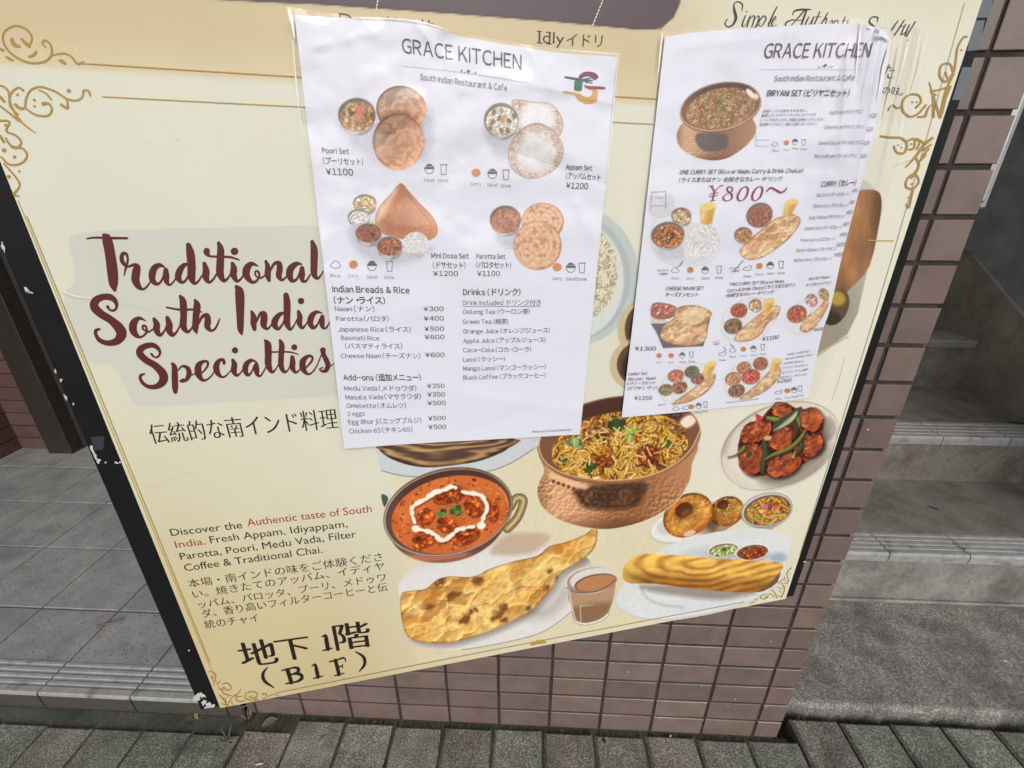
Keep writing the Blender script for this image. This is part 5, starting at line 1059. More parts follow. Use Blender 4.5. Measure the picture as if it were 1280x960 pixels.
def katori(A, cx, cy, rx, ry, dep, pal, seed, ang=0, food=None, rim=(176, 168, 162), inner=(112, 98, 90), cell=3.0):
    A.put(A.el(cx+1, cy+dep, rx*.86, ry*.86, ang), (150, 146, 144)); A.put(A.poly([(cx-rx*.97, cy+ry*.1), (cx+rx*.97, cy+ry*.1), (cx+rx*.82, cy+dep+ry*.35), (cx-rx*.80, cy+dep+ry*.35)], 0), (150, 146, 144)); A.put(A.el(cx-rx*.2, cy+dep+ry*.35, rx*.4, ry*.5, ang, 4)*A.el(cx+1, cy+dep, rx*.86, ry*.86, ang), (196, 192, 190))
    A.put(A.el(cx, cy, rx, ry, ang), rim); A.put(A.el(cx, cy, rx-.9, ry-.9, ang), inner)
    m = A.el(cx+rx*.04, cy+ry*.10, rx*.90, ry*.86, ang)
    A.tex(m, pal, cell, seed, .12, .7, emb=.45)
    return m
CUR = [(176, 100, 62), (196, 124, 76), (156, 82, 52), (206, 146, 96)]
BRN = [(158, 98, 76), (146, 88, 68), (166, 106, 82)]
VEG = [(206, 150, 96), (190, 110, 74), (150, 128, 84), (214, 176, 120), (128, 112, 78)]
def shadow(A, P, soft=8, k=(.88, .88, .90)): A.mul(A.poly(P, 3, soft), k); A.cov = np.maximum(A.cov, A.poly(P, 3, soft))
# poori
A = Art(408, 98, 560, 222, 0.65, paper_bg); c_ = z((380, 90), 7.111)
shadow(A, c_((300, 420), (640, 500), (1080, 300), (1150, 560), (1100, 760), (900, 880), (600, 760), (420, 640)), 12)
def poori(A, cx, cy, rx, ry, an, seed, tone=1.0):
    d = A.el(cx, cy, rx, ry, an, d=True); m = np.clip(.5-d/1.0, 0, 1); n = fbm(A.X, A.Y, rx*.55, 5, seed); e = A.emboss(np.sqrt(np.clip(-d/rx, 0, 1))*rx*.35+n*3.4, .35)
    rg_ = .5+.5*np.sin((n*20)+np.hypot(A.X-cx, A.Y-cy)*.25); c = np.array((212, 158, 122))*(1-.3*n[..., None])+np.array((236, 196, 158))*(.3*n*rg_)[..., None]
    A.put(m, np.clip(c*e[..., None]*tone, 0, 255)); A.mul(A.el(cx+rx*.12, cy+ry*.2, rx*.62, ry*.55, an, rx*.4)*m, (.93, .88, .85)); A.mul(np.clip(1+d/3.5, 0, 1)*m, (.86, .78, .72))
poori(A, *c_((865, 330))[0], 31.5, 29, 15, 301); A.mul(A.el(*c_((840, 590))[0], 33, 35, 0, 5)*.6, (.8, .72, .68)); poori(A, *c_((840, 622))[0], 32, 35.5, 0, 305)
katori(A, *c_((470, 380))[0], 24, 21.5, 8, VEG, 310, cell=4.2); leaf(A, *c_((430, 370))[0], 4, 311, ((92, 88, 60), (110, 100, 70))); A.put(A.el(*c_((500, 340))[0], 6, 5, 0, 2), (206, 120, 84)); A.put(A.el(*c_((480, 400))[0], 6, 5, 0, 2), (210, 124, 90))
wash(A); pap(A, 'poori_set_picture', .00018, paper1, O1, surf1)
# appam
A = Art(600, 118, 712, 232, 0.65, paper_bg); c_ = z((580, 90), 6.4)
shadow(A, c_((170, 420), (430, 450), (420, 620), (330, 700), (220, 640)), 8)
def appam(A, P, seed, cx, cy, r):
    d = A.poly(P, 3, d=True); m = np.clip(.5-d/1.0, 0, 1); n = fbm(A.X, A.Y, 7, 4, seed); rr = np.hypot(A.X-cx, A.Y-cy)/r; ang_ = np.arctan2(A.Y-cy, A.X-cx)
    k = sst(.45, .95, rr+(n-.5)*.5); lace = .5+.5*np.sin(ang_*46+n*9); c = np.array((228, 226, 226))*(1-k[..., None])+np.array((214, 184, 166))*k[..., None]
    c = c*(1-.16*(k*lace*sst(.4, .7, n+.1))[..., None]); A.put(m, c); A.strands(m*sst(.55, .8, rr), 220, 3.4, .9, [(232, 210, 196), (186, 150, 134), (240, 228, 220)], seed); A.put(np.clip(1.2+d/1.6, 0, 1)*m*.8, (184, 144, 124))
appam(A, c_((380, 240), (440, 220), (560, 240), (700, 255), (790, 380), (775, 500), (650, 620), (480, 560), (420, 400)), 321, *c_((580, 380))[0], 34); A.put(A.el(*c_((570, 350))[0], 18, 11, 0, 9)*.8, (232, 232, 236))
appam(A, c_((352, 640), (420, 490), (570, 408), (720, 470), (800, 620), (740, 770), (600, 845), (480, 845), (380, 770)), 325, *c_((575, 640))[0], 36); A.put(A.el(*c_((570, 690))[0], 20, 19, 0, 12)*.7, (216, 214, 214)); A.mul(A.line(c_((420, 500), (570, 412), (720, 472)), 2, soft=3), (.85, .8, .78))
katori(A, *c_((297, 385))[0], 22, 22, 6, [(222, 214, 196), (214, 204, 186), (228, 222, 206)], 331)
for x, y, q in ((240, 320, (110, 104, 84)), (360, 390, (104, 104, 78)), (230, 400, (120, 108, 88)), (310, 385, (212, 132, 96)), (320, 360, (214, 140, 104)), (280, 370, (128, 116, 92)), (400, 350, (122, 110, 88)), (300, 470, (136, 122, 100)), (350, 470, (140, 126, 104)), (210, 450, (150, 136, 116)), (300, 310, (150, 136, 110))): A.put(A.el(*c_((x, y))[0], 2.6, 3.8, (x*7) % 90-45, 1.3), q)
wash(A); pap(A, 'appam_set_picture', .00018, paper1, O1, surf1)
# cone dosa
A = Art(428, 222, 556, 336, 0.65, paper_bg); c_ = z((400, 220), 6.4)
shadow(A, c_((230, 420), (420, 360), (600, 560), (860, 560), (900, 600), (700, 700), (480, 700), (300, 600)), 9)
P = c_((642, 55), (700, 110), (800, 220), (890, 310), (938, 400), (935, 470), (870, 515), (700, 510), (520, 470), (440, 380), (470, 250), (560, 150))
d = A.poly(P, 2, d=True); m = np.clip(.5-d, 0, 1); n = fbm(A.X, A.Y*.7, 14, 4, 341)[..., None]; A.put(m, np.array((206, 142, 104))*(.86+.28*n)); A.mul(m*A.poly(c_((660, 60), (720, 300), (800, 480), (520, 470), (560, 200)), 2, 16), (.92, .84, .80)); A.put(A.poly(c_((600, 110), (520, 220), (470, 260), (450, 360), (500, 330), (560, 220)), 2, 7)*m*.8, (236, 208, 176)); A.put(A.line(c_((655, 70), (760, 220), (890, 380)), 1.0)*.8, (158, 96, 66)); A.mul(np.clip(1+d/2, 0, 1)*m, (.88, .82, .78))
for x, y, rx, ry, dp, pal, sd in ((358, 215, 15, 11, 6, [(224, 190, 120), (206, 160, 84), (226, 214, 196), (150, 130, 96)], 351), (310, 325, 14, 9.5, 6, [(226, 222, 216), (220, 214, 206)], 352), (388, 455, 17, 12.5, 7, BRN, 353), (556, 560, 16.5, 12.5, 7, [(176, 104, 76), (160, 88, 64), (190, 122, 90)], 354)): katori(A, *c_((x, y))[0], rx, ry, dp, pal, sd)
A.put(A.el(*c_((420, 470))[0], 2.5, 4, -30, 1.5), (90, 70, 54)); A.put(A.el(*c_((610, 575))[0], 3.5, 2.5, 0, 1.5), (104, 84, 64))
m = A.el(*c_((765, 555))[0], 16.5, 17, 0); A.put(m, (224, 222, 222)); A.strands(m, 200, 3.2, 1.2, [(236, 234, 234), (228, 226, 228), (212, 210, 213)], 355, shade=.10); A.mul(A.el(*c_((745, 640))[0], 14, 5, 0, 5)*m, (.9, .85, .85))
wash(A); pap(A, 'cone_dosa_picture', .00018, paper1, O1, surf1)
# parotta
A = Art(608, 250, 710, 342, 0.65, paper_bg); c_ = z((590, 235), 7.111)
shadow(A, c_((210, 420), (420, 400), (420, 540), (300, 530)), 7)
def parotta(A, cx, cy, r, ry, seed):
    d = A.el(cx, cy, r, ry, 0, d=True); m = np.clip(.5-d, 0, 1); n = fbm(A.X, A.Y, 5, 4, seed); rr = np.hypot((A.X-cx)/r, (A.Y-cy)/ry); an = np.arctan2(A.Y-cy, A.X-cx)
    s_ = .5+.5*np.sin(rr*26+an*1.0+n*3.2); sp = sst(.50, .74, fbm(A.X, A.Y, 4.2, 3, seed+3))
    c = np.array((232, 190, 156))*(1-s_[..., None]*.3)+np.array((190, 128, 88))*(s_[..., None]*.3); c = c*(1-.62*sp[..., None])+np.array((174, 112, 78))*(.62*sp[..., None]); A.put(m, c); A.mul(np.clip(1+d/2.4, 0, 1)*m, (.86, .76, .68))
parotta(A, *c_((628, 300))[0], 26.5, 23.5, 361); A.mul(A.el(*c_((590, 505))[0], 31, 31, 0, 4)*.5, (.85, .78, .72)); parotta(A, *c_((582, 512))[0], 30, 30.5, 365)
katori(A, *c_((297, 280))[0], 20, 18, 6, [(180, 118, 92), (172, 108, 84), (190, 128, 100)], 371, cell=6, rim=(186, 170, 160)); A.put(A.line(c_((270, 380), (300, 365), (325, 350)), 1.0)*.7, (110, 70, 52)); A.put(A.line(c_((240, 270), (280, 295), (330, 280)), 2, soft=2)*.4, (214, 156, 126))
wash(A); pap(A, 'parotta_set_picture', .00018, paper1, O1, surf1)
# small symbols under the sets
def symbols(I, cx, cy, s, kind, c=(120, 116, 120)):
    lw = .11*s
    if kind == 'drink': I.stroke([(cx-.55*s, cy-.8*s, lw), (cx+.55*s, cy-.8*s, lw*1.6)], c); I.stroke([(cx-.5*s, cy-.8*s, lw), (cx-.36*s, cy+.8*s, lw)], c); I.stroke([(cx+.5*s, cy-.8*s, lw), (cx+.36*s, cy+.8*s, lw)], c); I.stroke([(cx-.36*s, cy+.8*s, lw), (cx+.36*s, cy+.8*s, lw)], c)
    if kind == 'salad':
        I.fill([(cx-.75*s, cy), (cx-.55*s, cy-.5*s), (cx-.2*s, cy-.8*s), (cx+.3*s, cy-.75*s), (cx+.65*s, cy-.4*s), (cx+.75*s, cy)], (96, 102, 100), 4)
        I.stroke([(cx-.75*s, cy+.05*s, lw), (cx-.5*s, cy+.6*s, lw), (cx, cy+.8*s, lw), (cx+.5*s, cy+.6*s, lw), (cx+.75*s, cy+.05*s, lw)], c)
        for k in (-.4, 0, .4): I.stroke([(cx+k*s-.1*s, cy-.3*s, lw), (cx+k*s+.12*s, cy-.45*s, lw)], (180, 186, 186))
    if kind == 'curry':
        t = np.linspace(0, 6.28, 17)[:-1]; I.fill(np.stack([cx+.75*s*np.cos(t), cy+.7*s*np.sin(t)], 1), (204, 142, 100), 0)
        for k in (-.3, 0, .3): I.stroke([(cx-.35*s, cy+k*s, lw), (cx, cy+k*s-.1*s, lw), (cx+.4*s, cy+k*s, lw)], (170, 104, 70))
    if kind in ('rice', 'naan'):
        I.stroke([(cx-.9*s, cy+.25*s, lw), (cx-.5*s, cy-.3*s, lw), (cx, cy-.6*s, lw), (cx+.5*s, cy-.3*s, lw), (cx+.9*s, cy+.2*s, lw)] if kind == 'rice' else [(cx-1*s, cy+.4*s, lw), (cx-.5*s, cy-.2*s, lw), (cx, cy-.1*s, lw), (cx+.5*s, cy-.5*s, lw), (cx+1*s, cy-.4*s, lw), (cx+.8*s, cy+.2*s, lw)], c)
        I.stroke([(cx-.9*s, cy+.25*s, lw), (cx-.4*s, cy+.55*s, lw), (cx+.4*s, cy+.55*s, lw), (cx+.9*s, cy+.2*s, lw)], c)
WORD = {'drink': 'Drink', 'salad': 'Salad', 'curry': 'Curry', 'rice': 'Rice', 'naan': 'Naan'}
def symrow(I, L, s, c=(120, 116, 120)):
    for x, y, k in L:
        symbols(I, x, y, s, k, c); I.text(WORD[k], x-s*.85, y+2.1*s, x+s*.85, y+2.1*s, s*.55, (132, 128, 134))
I = Ink(surf1, 0.0003); I.noto = True
symrow(I, [(536.5, 211, 'salad'), (554.5, 212, 'drink'), (595, 216, 'curry'), (615.5, 217, 'salad'), (632.5, 218.5, 'drink'), (419.5, 330.5, 'rice'), (441.8, 330.5, 'curry'), (465, 332, 'salad'), (487, 333, 'drink'), (696.5, 334, 'curry'), (713.5, 334.5, 'salad'), (727.5, 335, 'drink')], 7.6)
GY = (88, 80, 90); DG = (62, 56, 64); Z2 = ((350, 0), 2.909); Z3 = ((380, 320), 3.2)
T = lambda z_, b, x0, y0, x1, y1, cap, c=DG, off=0.0: I.text(b, z_[0][0]+x0/z_[1], z_[0][1]+y0/z_[1], z_[0][0]+x1/z_[1], z_[0][1]+y1/z_[1], cap/z_[1], c, off)
T(Z2, 'GRACE KITCHEN', 445, 191, 878, 254, 54, GY); T(Z2, 'South Indian Restaurant & Cafe', 510, 290, 826, 331, 22, GY)
I.stroke([(503, 82, .6), (575, 90, .6), (660, 103, .6)], (200, 198, 208))
for x, y, w_ in ((577, 88.5, 2.6), (581, 90.5, 1.6), (585.5, 89, 4.4), (590, 92, 1.8), (594.5, 91, 2.4)): I.stroke([(x, y, w_)], (110, 100, 108))
for b, x0, y0, x1, y1, cap, off in (('Poori Set', 154, 556, 252, 560, 19, .006), ('(プーリセット)', 157, 594, 303, 599, 20, .004), ('¥1100', 168, 635, 267, 638, 24, 0), ('Appam Set', 1040, 615, 1136, 620, 18, .006), ('(アッパムセット', 1040, 648, 1165, 655, 18, .004), ('¥1200', 1040, 684, 1120, 688, 22, 0)): T(Z2, b, x0, y0, x1, y1, cap, DG, off)
SUB = (84, 78, 90)
for b, x0, y0, x1, y1, cap, c, off in (('Mini Dosa Set', 510, 8, 660, 10, 20, DG, .006), ('(ドサセット)', 516, 46, 646, 48, 20, DG, .004), ('¥1200', 518, 80, 616, 80, 20, DG, 0), ('Parotta Set', 690, 10, 806, 11, 18, DG, .006), ('(パロタセット)', 690, 46, 828, 48, 20, DG, .004), ('¥1100', 693, 80, 784, 80, 20, DG, 0),
  ('Indian Breads & Rice', 115, 144, 423, 150, 25, DG, .014), ('(ナン・ライス)', 120, 189, 325, 191, 24, DG, .012), ('Naan（ナン）', 125, 220, 283, 221, 18, SUB, 0), ('¥300', 478, 220, 559, 220, 18, DG, .004), ('Parotta（パロタ）', 129, 259, 340, 261, 18, SUB, 0), ('¥400', 480, 258, 559, 258, 18, DG, .004), ('Japanese Rice（ライス）', 137, 302, 428, 304, 18, SUB, 0), ('¥500', 482, 300, 561, 300, 18, DG, .004), ('Basmati Rice', 150, 336, 302, 338, 18, SUB, 0), ('¥600', 483, 333, 562, 333, 18, DG, .004), ('（バスマティライス）', 166, 369, 394, 370, 17, SUB, 0), ('Cheese Naan（チーズナン）', 148, 408, 466, 409, 18, SUB, 0), ('¥600', 485, 404, 563, 404, 18, DG, .004),
  ('Add-ons (追加メニュー)', 158, 497, 468, 498, 22, DG, .012), ('Medu Vada（メドゥワダ）', 162, 538, 450, 539, 18, SUB, 0), ('¥350', 493, 528, 563, 528, 17, DG, .004), ('Masala Vada（マサラワダ）', 167, 574, 468, 572, 18, SUB, 0), ('¥350', 494, 562, 565, 562, 17, DG, .004), ('Omelette（オムレツ）', 171, 608, 408, 608, 18, SUB, 0), ('¥500', 495, 597, 567, 596, 17, DG, .004), ('2 eggs', 175, 640, 244, 638, 17, SUB, 0), ('Egg Bhurji（エッグブルジ）', 178, 673, 470, 667, 18, SUB, 0), ('¥500', 497, 658, 568, 656, 17, DG, .004), ('Chicken 65（チキン65）', 181, 710, 435, 703, 18, SUB, 0), ('¥500', 498, 693, 569, 691, 17, DG, .004),
  ('Drinks (ドリンク)', 637, 156, 866, 157, 23, DG, .010), ('Drink Included ドリンク付き', 636, 196, 948, 196, 18, (112, 106, 120), 0), ('Oolong Tea (ウーロン茶)', 636, 232, 903, 231, 17, SUB, 0), ('Green Tea (緑茶)', 636, 271, 817, 271, 17, SUB, 0), ('Orange Juice (オレンジジュース)', 637, 310, 983, 306, 17, SUB, 0), ('Apple Juice (アップルジュース)', 637, 348, 966, 344, 17, SUB, 0), ('Coca-Cola (コカ・コーラ)', 637, 385, 908, 382, 17, SUB, 0), ('Lassi (ラッシー)', 637, 423, 804, 420, 17, SUB, 0), ('Mango Lassi (マンゴーラッシー)', 637, 459, 967, 452, 17, SUB, 0), ('Black Coffee (ブラックコーヒー)', 637, 495, 967, 486, 17, SUB, 0), ('Photos are for illustration only', 912, 708, 1070, 699, 9, (90, 84, 92), 0)):
    T(Z3, b, x0, y0, x1, y1, cap, c, off)
I.stroke([(578.7, 383.2, .6), (627, 383.0, .6), (676, 382.6, .6)], (120, 114, 128))
I.done('lettering', paper1, O1, M_PINK)
I = Ink(surf1, 0.0003); ZL = ((580, 90), 6.4)
c_ = z(*ZL)
I.fill(c_((920, 30), (960, 0), (1020, -2), (1060, 15), (1075, 45), (1042, 65), (1020, 40), (975, 35), (945, 50), (925, 55)), (118, 62, 78), 3)
I.fill(c_((892, 65), (950, 70), (945, 105), (940, 150), (885, 145), (884, 100)), (74, 116, 96), 3); I.fill(c_((806, 38), (820, 34), (950, 55), (985, 60), (980, 75), (940, 72), (815, 50)), (62, 92, 90), 3)
for s in ([(950, 64, 12), (985, 55, 14), (1025, 45, 8)], [(985, 68, 12), (1030, 66, 8)], [(985, 78, 12), (1025, 88, 8)], [(975, 55, 14), (972, 70, 16), (982, 84, 12)]): I.stroke(s, (74, 110, 96), *ZL)
I.fill(c_((958, 105), (1000, 112), (1070, 114), (1125, 120), (1126, 138), (1068, 138), (1010, 140), (975, 125)), (160, 62, 72), 3)
I.fill(c_((890, 180), (930, 172), (950, 190), (990, 200), (1020, 185), (1030, 160), (1030, 142), (1068, 148), (1068, 190), (1062, 235), (1020, 255), (970, 252), (920, 225)), (210, 164, 98), 3); I.stroke([(800, 158, 16), (860, 166, 16), (930, 178, 14)], (206, 172, 110), *ZL)
I.done('emblem', paper1, O1, M_PINK)
# ---- the right sheet, its right edge curling away
def off2(x, y):
    e = 1098-(y-38)*0.185; t = sst(e-120, e+15, x)
    d = 0.0030 + 0.016*t*t*sst(420, 60, y) + 0.004*t*sst(560, 300, y)*sst(200, 420, y)
    d = d + (fbm(x, y, 70, 3, 211)-.5)*0.0035 + (fbm(x, y, 30, 2, 212)-.5)*0.0010*sst(380, 60, y)
    for q in (((1060, 60), (1050, 200), 6, .0014), ((1040, 220), (1000, 340), 9, .0010), ((1076, 40), (1070, 110), 5, -.0012), ((850, 60), (1000, 40), 12, .0008), ((830, 300), (1000, 330), 14, -.0006)): d = d+crease(x, y, *q)
    return np.maximum(d, 0.0012)
surf2 = lambda x, y, e=0.0: onsign(x, y, off2(x, y)+e)
O2 = onsign(np.array(890.), np.array(512.))
m2 = thing('menu_sheet', O2, 'white menu sheet with biryani and curry sets, its right edge curling off the poster', 'menu', 'menu sheets taped on the poster')
R2 = [(1109, 37), (1106, 94), (1092, 175), (1071, 250), (1052, 323), (1038, 385), (1027, 419), (1010, 497.5)]
G2_ = coons([(831, 46), (815, 190), (796, 360), (777, 522)], R2, [(831, 46), (873, 40), (957, 34), (1030, 30), (1072, 30), (1109, 37)], [(777, 522), (860, 514.5), (940, 506), (1010, 497.5)], 130, 150)
paper2 = sheetmesh('paper', G2_, surf2, 0.0, M_PAPER, m2, O2, lambda x, y: lin(paper_bg(x, y))*ALB, 0.0004)
def offs(x, y):
    e = 1098-(y-38)*0.185; s = (x-e)
    return off2(np.minimum(x, e+12), y)+0.0012+(fbm(x, y, 26, 2, 250)-.5)*0.0010 + sst(-30, 10, s)*sst(340, 60, y)*(0.0030*np.sin(s*.20+y*.01)+0.0016*np.sin(s*.43+1)) - 0.006*sst(20, 60, s)*sst(300, 80, y)
RS = [(1163, 38), (1146, 120), (1118, 220), (1085, 320), (1064, 390), (1045, 440), (1018, 500)]
GS = coons([(825, 39), (810, 190), (793, 360), (776, 523.5)], RS, [(825, 39), (873, 37), (957, 31), (1030, 24), (1090, 24), (1163, 38)], [(776, 523.5), (860, 516.5), (940, 508), (1018, 500)], 150, 120)
sheetmesh('plastic_sleeve', GS, lambda x, y, e=0: onsign(x, y, np.maximum(offs(x, y), .0006)), 0, M_FILM, m2, O2)
surfs = lambda x, y, e=0.0: onsign(x, y, np.maximum(offs(x, y), .0006)+e)
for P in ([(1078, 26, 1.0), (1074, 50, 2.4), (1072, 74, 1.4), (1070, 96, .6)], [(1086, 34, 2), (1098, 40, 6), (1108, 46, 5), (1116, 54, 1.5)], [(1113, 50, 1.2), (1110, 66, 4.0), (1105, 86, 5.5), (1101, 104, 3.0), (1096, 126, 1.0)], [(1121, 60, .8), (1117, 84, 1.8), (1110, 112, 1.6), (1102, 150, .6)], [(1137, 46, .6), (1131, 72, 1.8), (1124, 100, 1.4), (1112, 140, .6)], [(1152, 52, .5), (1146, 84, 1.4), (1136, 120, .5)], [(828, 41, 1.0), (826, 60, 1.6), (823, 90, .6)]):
    J_ = Ink(surfs, 0.0004); J_.stroke(P, (250, 250, 250)); J_.done('film_glint', m2, O2, M_GLINT)  # glare along the curled film edge, drawn in as near-white slivers
# pictures of the right sheet
A = Art(844, 100, 956, 204, 0.65, paper_bg); c_ = z((830, 90), 6.4)
rc = copper_pot(A, c_((165, 400), (118, 455), (102, 520), (130, 600), (230, 670), (370, 706), (500, 690), (620, 620), (710, 530), (738, 450), (720, 395), (690, 360), (600, 380), (300, 400)), (900.8, 133.5, 51.5, 29.5, -12), (901, 136, 44, 25.5, -12), 405, .94, dark=False)
q = A.poly(c_((265, 490), (500, 495), (510, 560), (490, 620), (340, 635), (265, 580)), 2, 2.5); A.put(q*.92, (86, 74, 70))
n = fbm(A.X, A.Y, 9, 3, 8)[..., None]; A.put(rc, np.array((120, 78, 48))*(1-n)+np.array((170, 120, 70))*n)
A.strands(rc, 620, 4.6, 1.3, [(206, 164, 90), (214, 180, 116), (176, 120, 66), (150, 96, 60), (190, 120, 80), (216, 196, 150), (128, 80, 56)], 411); leaf(A, *c_((450, 235))[0], 7, 412, ((120, 130, 74), (84, 88, 56))); A.put(A.el(*c_((690, 170))[0], 7, 3.2, 48, 2), (232, 224, 220))
wash(A, .14); pap(A, 'biryani_set_picture', .00018, paper2, O2, surf2)
def glass(A, cx, cy, s, lean=.25, c=(226, 178, 84)):
    dx = lean*s
    A.put(A.poly([(cx-s*.94+dx, cy), (cx+s*.94+dx, cy), (cx+s*.66-dx*.6, cy+2.0*s), (cx-dx*.6, cy+2.25*s), (cx-s*.66-dx*.6, cy+2.0*s)], 0, 1.4), np.array(c)*.97); A.mul(A.poly([(cx+s*.2+dx, cy), (cx+s*.94+dx, cy), (cx+s*.66-dx*.6, cy+2.0*s), (cx, cy+2.1*s)], 0, s*.5), (.93, .87, .78))
    A.put(A.el(cx+dx, cy, s, s*.46, -10), (222, 206, 170)); A.put(A.el(cx+dx, cy+.4, s*.84, s*.34, -10, 1.4), (236, 198, 104)); A.put(A.el(cx-s*.4, cy+s, s*.13, s*.6, 8, 2)*.6, (244, 222, 160))
def plate_(A, P, soft=1.2): A.put(A.poly(P, 3, soft), (206, 206, 210)); A.put(A.poly([(x*.97+sum(p[0] for p in P)/len(P)*.03, y*.97+sum(p[1] for p in P)/len(P)*.03) for x, y in P], 3, 2), (218, 218, 221))
def snaan(A, P, seed, sc=5): bread(A, P, sc, seed, base=(212, 164, 116), hi=(232, 202, 160), dk=(176, 120, 80), burn=(120, 74, 48))
# one-curry sets
A = Art(808, 244, 1004, 334, 0.65, paper_bg); c_ = z((800, 225), 6.4)
A.put(A.poly(c_((62, 190), (80, 120), (150, 75), (230, 90), (275, 160), (270, 240), (220, 295), (130, 300), (75, 260)), 3), (208, 208, 214))
A.put(A.line(c_((120, 320), (90, 420), (100, 550), (200, 660), (340, 690)), 1.0)*.7, (186, 186, 192)); A.put(A.line(c_((440, 690), (560, 650), (640, 560)), 1.0)*.6, (190, 190, 196)); A.put(A.el(*c_((370, 510))[0], 42, 27, -5), (212, 212, 216)); A.mul(A.el(*c_((260, 580))[0], 20, 9, 0, 6), (.92, .92, .93))
m = A.poly(c_((350, 600), (360, 520), (400, 420), (480, 350), (560, 350), (620, 420), (640, 520), (560, 600), (440, 635)), 3); A.put(m, (222, 221, 222)); A.strands(m, 420, 4.2, 1.3, [(236, 235, 236), (228, 227, 229), (214, 213, 216), (232, 230, 226)], 421, shade=.10)
katori(A, *c_((330, 285))[0], 13, 10.5, 5, [(216, 190, 140), (226, 208, 170), (190, 140, 90), (170, 104, 70)], 422); A.strands(A.el(*c_((318, 290))[0], 9, 7), 22, 6, 1.1, [(232, 218, 190), (220, 196, 150)], 423)
katori(A, *c_((222, 440))[0], 21.5, 17, 4.5, CUR, 424, -8); A.tex(A.el(*c_((215, 450))[0], 11, 9, 0, 2), [(160, 106, 68), (190, 132, 84), (140, 90, 60)], 3.4, 425, .4, 1, emb=1)
glass(A, 883.5, 258, 10.5, .1)
katori(A, *c_((955, 280))[0], 17.5, 15, 3, [(168, 108, 88), (158, 96, 78), (150, 90, 74)], 426, -32, rim=(150, 140, 136)); katori(A, *c_((825, 440))[0], 11.5, 10, 3, [(196, 92, 76), (206, 178, 104), (150, 150, 90), (206, 110, 90)], 427, -10, rim=(134, 126, 120))
snaan(A, c_((800, 560), (870, 480), (980, 390), (1080, 310), (1150, 290), (1210, 270), (1280, 305), (1270, 370), (1190, 470), (1080, 560), (980, 620), (880, 642), (815, 610)), 428, 6); glass(A, 986, 252, 8.2, .5)
wash(A, .14); pap(A, 'one_curry_set_picture', .00018, paper2, O2, surf2)
A = Art(808, 372, 892, 440, 0.65, paper_bg); c_ = z((780, 340), 5.335)
A.put(A.poly(c_((178, 345), (250, 340), (575, 310), (530, 495), (260, 508), (215, 400)), 0), (100, 98, 98)); A.put(A.poly(c_((180, 300), (250, 310), (300, 330), (260, 345), (175, 340)), 0), (206, 196, 186)); A.put(A.poly(c_((190, 210), (260, 206), (345, 230), (345, 290), (260, 318), (180, 295)), 2), (150, 100, 84)); A.tex(A.poly(c_((196, 222), (260, 216), (335, 240), (330, 275), (260, 298), (192, 275)), 2), [(206, 128, 110), (196, 108, 90), (216, 150, 130)], 4, 430, .3, .8, emb=.8)
snaan(A, c_((240, 430), (260, 360), (330, 310), (350, 240), (480, 222), (585, 270), (560, 330), (550, 440), (480, 488), (360, 490), (280, 465)), 431, 6); A.put(A.el(*c_((450, 300))[0], 14, 10, -10, 6)*.6, (236, 212, 168)); A.mul(A.line(c_((250, 400), (340, 350), (460, 360), (560, 330)), 2.5, soft=3)*.7, (.78, .70, .62))
wash(A, .14); pap(A, 'cheese_naan_set_picture', .00018, paper2, O2, surf2)
A = Art(898, 366, 980, 434, 0.65, paper_bg); c_ = z((780, 340), 5.335)
plate_(A, c_((645, 380), (660, 290), (740, 210), (860, 165), (1000, 200), (1040, 260), (960, 400), (860, 465), (740, 468), (670, 430)))
for x, y, rx, ry, pal, sd in ((766, 255, 11, 9, [(176, 84, 66), (196, 110, 84), (160, 70, 54)], 441), (876, 222, 8.4, 8, [(170, 160, 110), (206, 120, 96), (214, 190, 150)], 442), (727, 360, 12, 9.6, [(128, 100, 74), (150, 118, 86), (110, 84, 62)], 443)): katori(A, *c_((x, y))[0], rx, ry, 2.5, pal, sd, -15, rim=(160, 128, 106))
snaan(A, c_((738, 450), (760, 400), (840, 330), (930, 260), (1000, 225), (1042, 235), (1020, 300), (960, 340), (920, 410), (850, 455), (770, 466)), 444, 5); glass(A, *c_((955, 190))[0], 7, .4)
wash(A, .14); pap(A, 'two_curry_set_picture', .00018, paper2, O2, surf2)
A = Art(980, 356, 1040, 420, 0.65, paper_bg); c_ = z((890, 330), 5.05)
plate_(A, c_((462, 380), (480, 300), (560, 230), (680, 170), (745, 180), (700, 330), (640, 430), (560, 450), (490, 425)))
for x, y, rx, ry, pal, sd in ((535, 315, 13, 11, [(190, 96, 76), (206, 120, 92), (176, 80, 62)], 451), (628, 228, 7.6, 8, [(206, 150, 120), (176, 120, 150), (226, 200, 180)], 452), (706, 190, 6, 7.6, [(196, 176, 110), (170, 130, 70)], 453)): katori(A, *c_((x, y))[0], rx, ry, 2, pal, sd, -25, rim=(176, 140, 112))
snaan(A, c_((555, 400), (600, 330), (660, 290), (720, 220), (738, 250), (700, 330), (650, 400), (600, 432), (565, 425)), 454, 4.5)
wash(A, .14); pap(A, 'kids_set_picture', .00018, paper2, O2, surf2)
A = Art(820, 446, 898, 512, 0.65, paper_bg); c_ = z((780, 340), 5.335)
plate_(A, c_((232, 800), (270, 700), (360, 630), (480, 600), (600, 640), (610, 700), (520, 800), (380, 880), (290, 875)))
A.tex(A.el(*c_((370, 770))[0], 10, 8, -20, 2), [(166, 112, 80), (150, 100, 72), (186, 130, 92)], 3, 460, .4, .9, emb=1)
